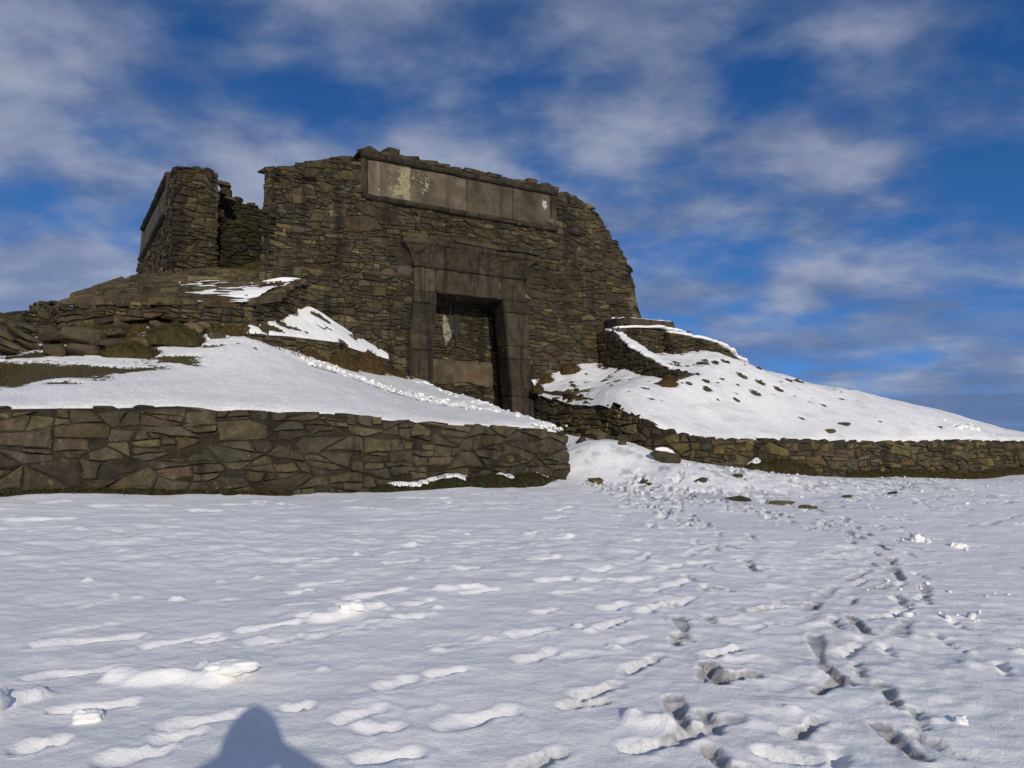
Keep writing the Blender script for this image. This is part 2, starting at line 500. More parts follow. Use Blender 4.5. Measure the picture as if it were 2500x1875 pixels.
SCUFFS = [(-3.15, 5.14, -2.45, 5.49), (-2.39, 5.21, -2.02, 5.49), (-2.05, 5.35, -1.93, 5.42), (-1.92, 5.56, -1.46, 5.79), (-1.75, 5.29, -1.43, 5.38), (-2.8, 4.57, -2.3, 4.83), (-2.33, 4.14, -1.98, 4.28), (-2.21, 3.68, -2.03, 3.8), (-1.73, 3.93, -1.38, 4.16), (-1.66, 3.78, -1.5, 3.92), (-1.78, 3.56, -1.59, 3.69), (-1.17, 4.25, -1.07, 4.3), (-0.88, 4.09, -0.63, 4.33), (-0.72, 4.02, -0.59, 4.06), (-0.4, 4.05, -0.02, 4.35), (-0.74, 3.68, -0.42, 3.81), (-0.74, 4.56, -0.54, 4.77), (-0.52, 4.77, -0.26, 4.92), (-1.82, 6.95, -1.51, 7.09), (-1.85, 6.65, -1.68, 6.8), (-1.27, 7.83, -0.89, 8.13), (-0.53, 7.68, -0.34, 7.82), (-0.83, 5.93, -0.71, 6.01), (-0.85, 6.26, -0.59, 6.59), (-0.51, 6.72, -0.0, 7.05), (-1.57, 5.9, -1.31, 6.03), (-1.32, 6.49, -0.83, 6.88), (-0.66, 9.1, -0.22, 9.42), (-2.47, 12.01, -1.85, 11.78), (-1.95, 13.71, -0.97, 13.83), (-1.32, 12.61, -0.89, 12.73), (-6.57, 11.02, -6.35, 11.48), (-5.81, 11.1, -5.3, 11.37), (-6.71, 10.5, -6.51, 10.62), (-6.11, 9.7, -5.46, 10.05), (-5.18, 11.4, -4.95, 11.54), (-4.51, 11.2, -4.06, 11.12), (-4.27, 11.79, -3.64, 12.19), (-3.57, 12.21, -3.32, 12.19), (-2.75, 12.97, -2.5, 13.27), (-4.71, 13.2, -4.61, 13.23), (-0.71, 14.27, -0.35, 14.58), (-1.19, 8.93, -1.0, 9.04), (-4.0, 12.44, -3.84, 12.49)]
CLODS = [(-1.86, 4.88), (-1.58, 4.74), (-2.7, 6.44), (-3.01, 6.51), (-3.22, 6.54), (-3.64, 6.93), (-4.15, 7.28), (-5.04, 9.34), (-2.52, 7.06), (-2.28, 7.24), (-2.07, 7.58), (-1.62, 8.37), (-1.13, 9.06), (-0.57, 9.85), (-1.14, 4.83), (-0.5, 5.26), (-0.92, 7.27), (-0.95, 6.15), (-0.82, 7.85), (-0.56, 6.3), (-4.38, 14.24), (0.56, 5.81), (0.46, 5.91), (0.69, 5.52), (2.21, 5.12), (2.29, 4.42), (0.62, 4.32), (0.78, 4.3), (3.23, 5.74), (3.02, 5.39), (3.6, 5.78), (1.55, 4.5), (1.2, 6.65), (2.48, 8.73), (2.67, 8.33)]


def axis(lo, segs, far_lo, far_hi, grow=1.28):
    """coordinates along one axis: fine segments, then widening steps out to the far limits"""
    a = [lo]
    for hi, st in segs:
        k = max(1, int(round((hi - a[-1]) / st)))
        b0 = a[-1]
        a += [b0 + (hi - b0) * (i + 1) / k for i in range(k)]
    st = segs[-1][1]
    while a[-1] < far_hi:
        st *= grow; a.append(a[-1] + st)
    st = segs[0][1]; pre = [lo]
    while pre[-1] > far_lo:
        st *= grow; pre.append(pre[-1] - st)
    return np.array(pre[:0:-1] + a)


def ground_z(x, y):
    t, n = TN(x, y)
    z = 0.067 * (19.5 - np.clip(n, 4.5, 24))
    s1 = sstep(0, 1, (6.1 - n) / 1.9)
    z = z + 0.62 * s1 * np.exp(-((t - 1.0) / 1.7) ** 2) + 0.55 * sstep(0, 1, (3.8 - n) / 3.6) * np.exp(-((t - .6) / 1.9) ** 2)
    z = z + 0.46 * sig((t - 1.0) / 0.4) * np.exp(-(np.maximum(t - 2.0, 0) / 3.6) ** 2) * sstep(0, 1, (8.6 - n) / 2.6)
    z = z - 0.10 * np.exp(-((t - 14) / 2.2) ** 2) * sstep(0, 1, (8 - n) / 2.5)
    r = np.hypot(x - 2, y - 16)
    z = z - 0.16 * np.maximum(r - 34, 0) ** 0.92 * (r < 1e9)
    return np.maximum(z, -95)


gx = axis(-8.5, [(-4.6, .05), (5.4, 0.023), (10.5, .05)], -9000, 9000, 1.22)
gy = axis(3.0, [(7.0, 0.019), (10.0, .03), (14.0, 0.05), (21.0, 0.08)], -9000, 9000, 1.22)
GX, GY = np.meshgrid(gx, gy)
GZ = ground_z(GX, GY)
GT, GN = TN(GX, GY)
nearm = np.exp(-np.maximum(np.hypot(GX, GY - 10) - 16, 0) / 8)
GZ += nearm * (0.13 * (fbm(GX * 0.28, GY * 0.28, 3, 5) - 0.5) + 0.03 * (fbm(GX * 0.8 + GY * .3, GY * 1.9 - GX * .55, 3, 8) - 0.5))
tramp = 0.45 + 0.55 * sstep(.42, .62, fbm(GX * .35, GY * .35, 2, 37))
GZ += nearm * tramp * (0.036 * (fbm(GX * 3.2, GY * 4.2, 2, 31) - 0.5) + 0.020 * (fbm(GX * 8.0, GY * 10.0, 2, 33) - 0.5))
DIRT = np.zeros_like(GX)
H0 = np.zeros_like(GX)
rng = random.Random(11)
nr = np.random.RandomState(4)


def stamp(x0, y0, x1, y1, w, depth, rim, dirt, wob=0.25, edge0=0.35):
    """press (depth>0) or heap (depth<0) an uneven capsule into the snow"""
    pad = w * 2.6 + 0.05
    i0, i1 = np.searchsorted(gx, [min(x0, x1) - pad, max(x0, x1) + pad])
    j0, j1 = np.searchsorted(gy, [min(y0, y1) - pad, max(y0, y1) + pad])
    if i1 - i0 < 2 or j1 - j0 < 2:
        return
    X = GX[j0:j1, i0:i1]; Y = GY[j0:j1, i0:i1]
    q = rng.uniform(0, 50)
    X = X + (fbm(X * 6 + q, Y * 6, 2, 3) - 0.5) * w * 1.3 * wob * 2.0
    Y = Y + (fbm(X * 6, Y * 6 + q, 2, 9) - 0.5) * w * 1.3 * wob * 2.0
    dx, dy = x1 - x0, y1 - y0
    L2 = dx * dx + dy * dy + 1e-6
    s = np.clip(((X - x0) * dx + (Y - y0) * dy) / L2, 0, 1)
    d = np.hypot(X - x0 - s * dx, Y - y0 - s * dy) / (w * (0.82 + 0.3 * np.cos(s * 6.3 - 1.2)))
    core = 1 - sstep(edge0, 1.08, d)
    ring = np.exp(-((d - 1.22) / 0.2) ** 2) * (0.35 + 0.9 * fbm(X * 9 + q, Y * 9, 2, 21))
    k = fbm(X * 11 + q, Y * 11, 2, 13)
    H0[j0:j1, i0:i1] += -depth * core * (0.72 + 0.56 * (k - 0.3)) + rim * ring
    DIRT[j0:j1, i0:i1] = np.maximum(DIRT[j0:j1, i0:i1], dirt * (1 - sstep(0.7, 1.15, d)) * (0.7 + 0.5 * k))


def boot(x, y, a, depth, dirt):
    """one boot print: sole and heel"""
    c, s = math.cos(a), math.sin(a); e = rng.uniform(.0, .05)
    stamp(x - .01 * c, y - .01 * s, x + .10 * c, y + .10 * s, .058, depth, .006, dirt, .08, .42)
    stamp(x - (.12 + e) * c, y - (.12 + e) * s, x - .095 * c, y - .095 * s, .043, depth * 1.1, .004, dirt, .08, .42)
    stamp(x - .13 * c, y - .13 * s, x + .1 * c, y + .1 * s, .055, depth * .35, 0, dirt * .7, .1, .3)


def pieces(x0, y0, x1, y1, most):
    L = math.hypot(x1 - x0, y1 - y0); k = max(1, int(L / most + .5)); res = []
    for i in range(k):
        a = (i + rng.uniform(0, .22)) / k; b = (i + 1 - rng.uniform(0, .3)) / k; o = rng.gauss(0, .03) if k > 1 else 0
        res.append((x0 + (x1 - x0) * a, y0 + (y1 - y0) * a + o, x0 + (x1 - x0) * b, y0 + (y1 - y0) * b + o))
    return res


for (x0, y0, x1, y1, d) in PRINTS:
    if d == 0:
        for q in pieces(x0, y0, x1, y1, .42):
            stamp(*q, rng.uniform(.06, .085), rng.uniform(.022, .034), .008, 0, .14, .2)
        continue
    if y0 < 9 and math.hypot(x1 - x0, y1 - y0) < .55:
        a = math.atan2(y1 - y0, x1 - x0) + (math.pi if y1 < y0 else 0)
        boot(.5 * (x0 + x1), .5 * (y0 + y1), a, rng.uniform(.024, .036), min(1, d * 1.3))
    w = 0.06
    stamp(x0, y0, x1, y1, w * rng.uniform(0.95, 1.3), (0.013 + 0.010 * d) * rng.uniform(0.8, 1.2), 0.008, min(1, d * 1.1), .15, .35)
for (x0, y0, x1, y1) in SCUFFS:
    far = 0.5 * (y0 + y1) > 9
    for q in pieces(x0, y0, x1, y1, .95 if far else .55):
        stamp(*q, rng.uniform(0.055, 0.085) * (1.5 if far else 1.0), rng.uniform(0.026, 0.040), 0.008, 0.0, 0.15, .15)
# two walkers' lines from the near right up to the gap
for line in ([(2.35, 3.4), (2.1, 4.6), (2.7, 6.4), (4.0, 8.6), (4.6, 11), (4.2, 14), (3.0, 17)], [(.95, 3.5), (1.15, 5.2), (1.5, 7.0), (2.3, 9.4), (2.9, 12), (2.8, 14.5), (2.2, 17)], [(3.1, 5.2), (3.5, 7), (4.6, 9.5), (5.4, 12), (5.0, 15)]):
    P_ = np.array(line); L_ = np.concatenate([[0], np.cumsum(np.hypot(*np.diff(P_, axis=0).T))]); s = .2; i = 0
    while s < L_[-1]:
        x, y = np.interp(s, L_, P_[:, 0]), np.interp(s, L_, P_[:, 1]); x2, y2 = np.interp(s + .3, L_, P_[:, 0]), np.interp(s + .3, L_, P_[:, 1])
        a = math.atan2(y2 - y, x2 - x + 1e-6); sd = .10 * (1 if i % 2 else -1)
        boot(x - sd * math.sin(a) + rng.gauss(0, .05), y + sd * math.cos(a) + rng.gauss(0, .05), a + rng.gauss(0, .2) + (math.pi if rng.random() < .3 else 0), rng.uniform(.018, .034), rng.choice([.1, .25, .4, .55, .75]))
        s += rng.uniform(.45, .68); i += 1
# more trails: walkers came from the right foreground and went to the gap in the walls
for k in range(5):
    px, py = rng.uniform(-1, 6), rng.uniform(9.5, 11.5)
    qx, qy = rng.uniform(0.8, 4.5), 17.3
    L = math.hypot(qx - px, qy - py); n = int(L / 0.62)
    for i in range(n):
        s = i / n; side = 0.11 * (1 if i % 2 else -1)
        x = px + (qx - px) * s + side + rng.gauss(0, 0.07); y = py + (qy - py) * s + rng.gauss(0, 0.07)
        a = math.atan2(qy - py, qx - px) + rng.gauss(0, 0.3)
        l = rng.uniform(0.1, 0.17)
        stamp(x - l * math.cos(a), y - l * math.sin(a), x + l * math.cos(a), y + l * math.sin(a), 0.085, rng.uniform(0.03, 0.06), 0.025, rng.choice([0, 0.15, 0.3, 0.45]))
# a well-trodden apron in front of the right-hand wall
for k in range(300):
    t = rng.uniform(-0.5, 15); n = 5.9 + abs(rng.gauss(0, 2.6))
    x, y, _ = W(t, n, 0)
    if y < 8.6 or x > 13: continue
    a = rng.uniform(0, 6.3); l = rng.uniform(0.05, 0.2)
    stamp(x - l * math.cos(a), y - l * math.sin(a), x + l * math.cos(a), y + l * math.sin(a), rng.uniform(0.06, 0.11), rng.uniform(0.015, 0.06), 0.022, rng.choice([0, 0, 0.1, 0.25, 0.4]))
for k in range(70):                                            # drifts and old scuffs on the smooth snow to the left
    x, y = rng.uniform(-7, 3), rng.uniform(3.4, 12)
    a = rng.gauss(0.45, 0.25); l = rng.uniform(0.05, 0.32)
    stamp(x - l * math.cos(a), y - l * math.sin(a), x + l * math.cos(a), y + l * math.sin(a), rng.uniform(0.04, 0.08), rng.choice([-1, 1]) * rng.uniform(0.006, 0.016), 0.006, 0, 0.6)
for (x, y) in CLODS:
    r = rng.uniform(0.03, 0.05) * (1 + y * 0.03)
    stamp(x, y, x + rng.uniform(-.03, .05), y + rng.uniform(-.02, .02), r, -rng.uniform(0.018, 0.032), 0.0, 0, 0.5)
for (x, y, x1, y1, w, h) in [(-1.36, 5.86, -1.06, 6.22, 0.10, .055), (-2.22, 4.60, -1.72, 4.62, 0.12, .07), (-2.66, 4.02, -2.52, 4.28, 0.12, .07), (-0.62, 6.9, -0.3, 7.0, .08, .04),
                              (0.62, 4.28, 0.8, 4.24, .08, .04)]:
    stamp(x, y, x1, y1, w, -h, 0.0, 0, 0.4)
apron = sig((GT + 1.2) / 0.8) * sstep(0, 1, (11.5 - GN) / 4.0) * nearm
GZ += apron * 0.05 * (fbm(GX * 3.0, GY * 3.0, 4, 77, 0.6) - 0.5)
DIRT = np.maximum(DIRT, apron * 0.55 * sstep(0.52, 0.72, fbm(GX * 2.4, GY * 2.4, 4, 55)))
DIRT = np.maximum(DIRT, 0.28 * np.exp(-((GX - 2.0 - (GY - 5) * .42) / 0.8) ** 2) * sstep(12, 9, GY) * sstep(.4, .7, fbm(GX * 5, GY * 5, 3, 91)))
GZ += H0 * (1 + 0.7 * sstep(8, 14, GY))
# snow heaped a little against the foot of the left wall
GZ += 0.07 * np.exp(-((GN - 5.75) / 0.35) ** 2) * (fbm(GT * 0.9, GN * 0 + 3, 3, 4) - 0.35) * sig((-.5 - GT) / .3)
ny, nx = GX.shape
idx = np.arange(nx * ny).reshape(ny, nx)
quads = np.stack([idx[:-1, :-1], idx[:-1, 1:], idx[1:, 1:], idx[1:, :-1]], -1).reshape(-1, 4)


def grid_mesh(name, X, Y, Z, quads, mat, attrs, parent=None, origin=(0, 0, 0)):
    v = np.stack([X.ravel(), Y.ravel(), Z.ravel()], -1) - np.array(origin)
    used = np.unique(quads)
    remap = -np.ones(len(v), np.int64); remap[used] = np.arange(len(used))
    q = remap[quads]; v = v[used]
    me = bpy.data.meshes.new(name)
    me.vertices.add(len(v)); me.vertices.foreach_set('co', v.astype(np.float32).ravel())
    me.loops.add(len(q) * 4); me.polygons.add(len(q))
    me.loops.foreach_set('vertex_index', q.astype(np.int32).ravel())
    me.polygons.foreach_set('loop_start', np.arange(0, len(q) * 4, 4, dtype=np.int32))
    me.polygons.foreach_set('loop_total', np.full(len(q), 4, np.int32))
    me.update(calc_edges=True)
    for k, a in attrs.items():
        at = me.attributes.new(k, 'FLOAT', 'POINT'); at.data.foreach_set('value', np.asarray(a, np.float32).ravel()[used])
    me.shade_smooth()
    me.materials.append(mat)
    ob = bpy.data.objects.new(name, me); COL.objects.link(ob); ob.location = origin
    ob['_o'] = [float(c) for c in origin]
    if parent is not None:
        ob.parent = parent; ob.location = np.array(origin) - np.array(parent['_o'])
    return ob


bare_far = sstep(0.5, 0.7, fbm(GX * .01, GY * .01, 4, 2)) * sstep(60, 200, np.hypot(GX, GY)) * .8
ground = grid_mesh('snow_ground', GX, GY, GZ, quads, M['snow'], {'dirt': DIRT, 'bare': bare_far})
tag(ground, 'snow covered summit ground trodden with footprints in front of the ruin', 'snow field', kind='structure')


def ground_at(x, y):
    i = int(np.clip(np.searchsorted(gx, x), 1, len(gx) - 1)); j = int(np.clip(np.searchsorted(gy, y), 1, len(gy) - 1))
    return float(GZ[j, i])


# ------------------------------------------------------------------ the two mounds held by the retaining walls
LM = rbf([(-18, 5.4, 2.0), (-16, 5.4, 2.15), (-13, 5.4, 2.26), (-10.8, 5.4, 2.30), (-9, 5.4, 2.35), (-7.9, 5.4, 2.36), (-5.8, 5.4, 2.33), (-4.6, 5.4, 2.25), (-3.1, 5.4, 2.19), (-1.35, 5.4, 2.14), (-.6, 5.5, 2.08),
          (-1.59, .1, 3.51), (-1.51, 1, 3.22), (-1.24, 1.6, 3.03), (-1.06, 2.7, 2.79), (-1.1, 3.8, 2.5), (-.92, 5, 2.24), (-.2, 3, 2.5), (0, 1, 3.0),
          (-10.75, 1.8, 3.52), (-9.26, 1.8, 3.77), (-8.19, 2, 3.82), (-7.36, 2.2, 3.85), (-10.95, 2.5, 3.30), (-10.86, 4.3, 2.60), (-9.37, 4.3, 2.74), (-7.21, 3, 3.38), (-6.07, 2, 3.87), (-4.22, 1.2, 3.65), (-2.85, .6, 3.59),
          (-9.9, 1.2, 4.12), (-9.2, 1.2, 4.22), (-8.2, 1.25, 4.3), (-7.5, 1.25, 4.34), (-6.6, 1.45, 4.4), (-10.5, 0, 4.0), (-11.4, 1, 3.6), (-13, 0, 3.5), (-15, 1, 3.1), (-17, 0, 2.9), (-5, 3.6, 2.95), (-3, 3.2, 2.78), (-4.5, 2.4, 3.32), (-3, 1.8, 3.22)], 0.01)
RM = rbf([(2.6, 5.3, 2.12), (3.4, 5.4, 1.98), (5.5, 5.4, 1.98), (7.5, 5.4, 1.98), (11.2, 5.4, 1.97), (14.2, 5.4, 2.03), (17.7, 5.4, 2.02), (22, 5.4, 1.95), (27, 5.4, 1.7),
          (1.9, .2, 3.52), (2.2, 1, 3.40), (2.15, 2.5, 3.13), (2.0, 4, 2.75), (2.2, 5, 2.32),
          (1.98, 0, 3.69), (2.66, 0, 3.84), (3.12, 0, 4.02), (3.5, 0, 4.2), (4.28, 0, 4.32), (4.2, .74, 3.97), (4.2, 2.27, 3.68), (4.4, 3.0, 3.56), (5.42, 3.0, 3.76), (5.5, 2.5, 3.95),
          (5.78, 1.6, 4.36), (6.56, 1.6, 4.44), (7.38, 1.6, 4.73), (8.86, 1.3, 4.64), (9.6, 1.3, 4.42), (5.0, 1.0, 4.5),
          (2.73, 3.5, 3.25), (4.51, 3.5, 3.2), (4.45, 4.5, 2.4), (6.86, 4.5, 2.42), (6.67, 2.2, 4.28), (7.6, 2.8, 3.86), (7.4, 3.5, 3.3), (8.74, 3.2, 3.48), (9.83, 4.6, 2.42), (11.5, 4.5, 2.6), (14.1, 4.8, 2.5), (10.24, 3.6, 3.05), (11.66, 3.2, 3.30),
          (8.76, 2.5, 4.08), (10.13, 2.5, 3.93), (12.74, 2.5, 3.73), (14.96, 2.5, 3.47), (17.38, 2.6, 3.18), (19.1, 2.8, 2.8), (23.9, 3.0, 2.35), (28, 2.5, 1.7),
          (10.6, .8, 4.35), (12.7, .5, 3.6), (15, 0, 3.2), (18, 0, 2.6), (24, -1, 1.9), (13, -2, 2.6), (18, -3, 1.8), (26, -3, 1.2), (9.5, -1, 4.2)], 0.01)


def mound(name, f, t0, t1, n0, n1, st, keep, edge, bare, dirt, extra, label):
    tt = np.arange(t0, t1 + st, st); nn = np.arange(n0, n1 + st / 2, st)
    T, N = np.meshgrid(tt, nn)
    # keep the sheet cheap far beyond the ends that are in view
    Z = f(T, N)
    Z = Z + 0.10 * (fbm(T * .7, N * .7, 3, 41) - .5) + 0.03 * (fbm(T * 3, N * 3, 3, 43) - .5)
    Z = Z + extra(T, N)
    B = bare(T, N); D = dirt(T, N)
    Z = Z - 0.035 * sstep(.3, .6, B)
    e = edge(T)
    Z = Z - 0.5 * sstep(0, 0.14, N - e) - 0.03 * sstep(-.2, 0, N - e)
    K = keep(T, N) & (N < e + .17)
    ny, nx = T.shape
    idx = np.arange(nx * ny).reshape(ny, nx)
    q = np.stack([idx[:-1, :-1], idx[1:, :-1], idx[1:, 1:], idx[:-1, 1:]], -1).reshape(-1, 4)
    kk = K.ravel()[q].all(axis=1)
    X, Y, _ = W(T, N, 0)
    ob = grid_mesh(name, X, Y, Z, q[kk], M['snow'], {'bare': B, 'dirt': D}, None, W(0.5 * (t0 + t1), 3, 2))
    return tag(ob, label, 'snow mound', kind='structure')


def left_passage_edge(n):          # plan line of the passage's left side
    return np.interp(n, [0, 1, 1.6, 2.7, 3.8, 5, 5.6], [-1.5, -1.42, -1.18, -1.0, -.95, -.8, -.6])


def lowwall_n(t):                  # plan line of the low wall left of the doorway
    return np.interp(t, [-6.45, -5.6, -4.2, -2.4], [1.75, 1.55, 1.0, 0.1])


def keepL(T, N):
    k = (T < left_passage_edge(N) + .1)
    k &= ~((T > -6.6) & (N < lowwall_n(T) - .05))
    k &= ~((T <= -6.6) & (T > -9.6) & (N < -.2))
    return k


def blob(T, N, t, n, rt, rn, a=1.0):
    return a * np.exp(-((T - t) / rt) ** 2 - ((N - n) / rn) ** 2)


def bareL(T, N):
    w = (fbm(T * 1.2, N * 2.6, 4, 61) - .5)
    b = sstep(2.55, 1.75, N + .9 * w + .12 * (T + 8.5)) * sig((-6.3 - T) / .2) * (0.55 + .5 * sstep(.46, .56, fbm(T * 1.5 + 4, N * 3.2, 3, 66)))
    b = np.maximum(b, blob(T, N + 1.0 * w, -11.2, 3.4, 2.1, .72, 1.2))
    b = np.maximum(b, blob(T, N + .8 * w, -9.3, 3.2, 1.25, .36, 1.0))
    b = np.maximum(b, blob(T, N + .8 * w, -8.1, 2.85, .7, .16, .85))
    b = np.maximum(b, blob(T, N + .8 * w, -9.9, 4.25, .5, .16, .75))
    b = np.maximum(b, blob(T, N + .8 * w, -13.6, 3.2, 2.0, .9, 1.1))
    b = np.maximum(b, blob(T, N + w, -6.4, 1.75, .5, .18, .9))
    b = np.maximum(b, sstep(.30, .05, N - lowwall_n(T) + .5 * w) * sig((T + 6.4) / .15) * sig((-2.3 - T) / .2))
    return np.clip(b, 0, 1.2)


def trackL(T, N):
    c = np.interp(T, [-5.6, -5.33, -4.37, -3.78, -3.08, -2.08, -1.2], [2.15, 2.2, 2.2, 2.5, 3.0, 3.6, 4.35])
    return np.exp(-((N - c) / .13) ** 2) * sig((T + 5.5) / .15) * sig((-1.4 - T) / .2)


def dirtL(T, N):
    d = .9 * trackL(T, N) * sstep(.38, .6, fbm(T * 3, N * 7, 3, 71))
    d = np.maximum(d, .34 + 0 * T)
    return np.maximum(d, .35 * sstep(.5, .75, fbm(T * 2.2, N * 6, 4, 73)) * sig((-6.8 - T) / .3))


def extraL(T, N):
    c = np.interp(T, [-5.6, -5.33, -4.37, -3.78, -3.08, -2.08, -1.2], [2.0, 2.05, 2.05, 2.35, 2.85, 3.4, 4.2])
    strip = np.exp(-((N - c + .25) / .38) ** 2) * sig((T + 5.6) / .3)
    edge = np.exp(-((T - left_passage_edge(N) + .22) / .3) ** 2)
    rough = fbm(T * 5, N * 5, 4, 81, .6)
    return .20 * strip * (rough - .42) + .20 * edge * (rough - .35) - .05 * trackL(T, N) + .05 * (fbm(T * 2.2, N * 7, 3, 83) - .5) * sig((-6.5 - T) / .3) * sstep(3.2, 2.4, N)


ml = mound('snow_mound', LM, -18, -.4, -3.0, 5.62, 0.055, keepL, lambda T: 5.24 + .10 * (fbm(T * 2, T * 0 + 2, 3, 6) - .5), bareL, dirtL, extraL,
           'wind smoothed snow slope with brown turf patches behind the left front wall')


def right_passage_edge(n):
    return np.interp(n, [0, 1.5, 3, 4.2, 5.0, 5.3, 5.7], [1.9, 2.05, 2.05, 1.98, 2.12, 2.35, 2.9])


def keepR(T, N):
    k = (T > right_passage_edge(N) + np.where(N > 3.6, .14, .03))
    k &= ~((N < -.15) & (T < 7.0))
    return k


# stones that show through the snow on the right slope: plan position and size
RS = [(6.67, 2.20, .42), (7.15, 2.20, .26), (7.07, 2.30, .22), (7.58, 2.20, .34), (7.65, 2.80, .36), (5.77, 3.20, .26), (5.52, 3.50, .30), (8.19, 3.00, .34), (7.40, 3.50, .38), (6.32, 3.80, .22), (3.34, 3.40, .32), (8.74, 3.20, .32), (8.98, 2.20, .32), (10.47, 2.40, .34), (9.92, 2.60, .3),
      (5.08, 3.25, .2), (5.82, 2.80, .2), (4.66, 3.20, .18), (3.08, 4.00, .16), (2.5, 1.50, .22), (3.80, 1.80, .2), (3.73, 1.20, .26), (2.75, 1.00, .24), (2.9, .7, .2), (10.67, 2.40, .3), (12.87, 2.60, .3), (11.66, 3.20, .2), (10.24, 3.60, .22), (8.25, 4.40, .22), (11.51, 4.60, .14), (14.11, 4.90, .2), (13.80, 2.60, .2), (7.0, 3.2, .14), (6.6, 3.0, .16), (9.3, 2.8, .14), (3.2, 2.2, .16)]
RS = [(t_, n_, s_ * .85) for t_, n_, s_ in RS]
SPECKS = [(rng.uniform(2.3, 15), rng.uniform(.6, 4.9)) for _ in range(90)]


def bareR(T, N):
    w = fbm(T * 3, N * 3, 4, 101)
    b = .62 * sstep(.60, .70, w) * sstep(3.2, 2.0, N) * sstep(11, 7, T)
    b = np.maximum(b, blob(T, N, 2.35, .12, .3, .16, 1.1)); b = np.maximum(b, blob(T, N, 3.3, .1, .28, .13, 1.1))
    b = np.maximum(b, blob(T, N, 4.25, 3.02, .28, .12, 1.0)); b = np.maximum(b, blob(T, N, 8.9, 1.5, .4, .12, .8))
    b = np.maximum(b, .4 * sstep(.18, 0, T - right_passage_edge(N) + .08 * (w - .5)) * sstep(5, 4, N) * (w > .5))
    for (t, n, s) in RS: b = np.maximum(b, blob(T, N + .25 * s * (w - .5), t + .1 * s, n - .2 * s, s * .85, s * .55, .8))
    for (t, n) in SPECKS: b = np.maximum(b, blob(T, N + .1 * (w - .5), t, n, .11, .05, .8 * (n < 4) + .5 * (n >= 4)))
    return b


mr = mound('snow_mound', RM, 1.7, 28, -3.0, 5.62, 0.055, keepR, lambda T: 5.28 + .10 * (fbm(T * 2, T * 0 + 7, 3, 6) - .5) - .42 * np.exp(-((T - 2.0) / .6) ** 2), bareR, lambda T, N: .24 + .14 * sstep(.5, .8, fbm(T * 1.5, N * 4, 3, 9)),
           lambda T, N: .07 * (fbm(T * 2.5, N * 2.5, 3, 111) - .5) * sstep(4.5, 2, N) - .26 * sstep(.34, .0, T - right_passage_edge(N)) * sstep(.0, .5, N), 'steep snow slope dotted with stones right of the doorway')


def on_left(t, n): return float(LM(np.array([t]), np.array([n]))[0])
def on_right(t, n): return float(RM(np.array([t]), np.array([n]))[0])

# ------------------------------------------------------------------ rubble masonry, every stone cut on its own
class Path:
    """plan line in (t, n); outward is to the left of travel when side=+1"""
    def __init__(self, pts, side=-1, batter=0.0, zr=2.5, step=0.12):
        P = np.array(pts, float)
        seg = np.linalg.norm(np.diff(P, axis=0), axis=1)
        self.s = np.concatenate([[0], np.cumsum(seg)]); self.P = P
        d = np.diff(P, axis=0) / seg[:, None]
        nrm = np.stack([-d[:, 1], d[:, 0]], -1) * side
        vn = [nrm[0]]
        for i in range(1, len(P) - 1):
            a = nrm[i - 1] + nrm[i]; a /= np.linalg.norm(a)
            vn.append(a / max(0.5, a @ nrm[i]))
        vn.append(nrm[-1])
        self.N = np.array(vn); self.b = batter; self.zr = zr; self.L = self.s[-1]

    def __call__(self, s, z, d):
        t = np.interp(s, self.s, self.P[:, 0]); n = np.interp(s, self.s, self.P[:, 1])
        a = np.interp(s, self.s, self.N[:, 0]); c = np.interp(s, self.s, self.N[:, 1])
        o = d - self.b * (z - self.zr)
        return W(t + a * o, n + c * o, z)


def clip(poly, a, b, c):
    """keep the side a*x+b*y<=c"""
    out = []
    for i in range(len(poly)):
        p, q = poly[i], poly[(i + 1) % len(poly)]
        dp = a * p[0] + b * p[1] - c; dq = a * q[0] + b * q[1] - c
        if dp <= 0: out.append(p)
        if (dp < 0 < dq) or (dq < 0 < dp):
            k = dp / (dp - dq); out.append((p[0] + k * (q[0] - p[0]), p[1] + k * (q[1] - p[1])))
    return out


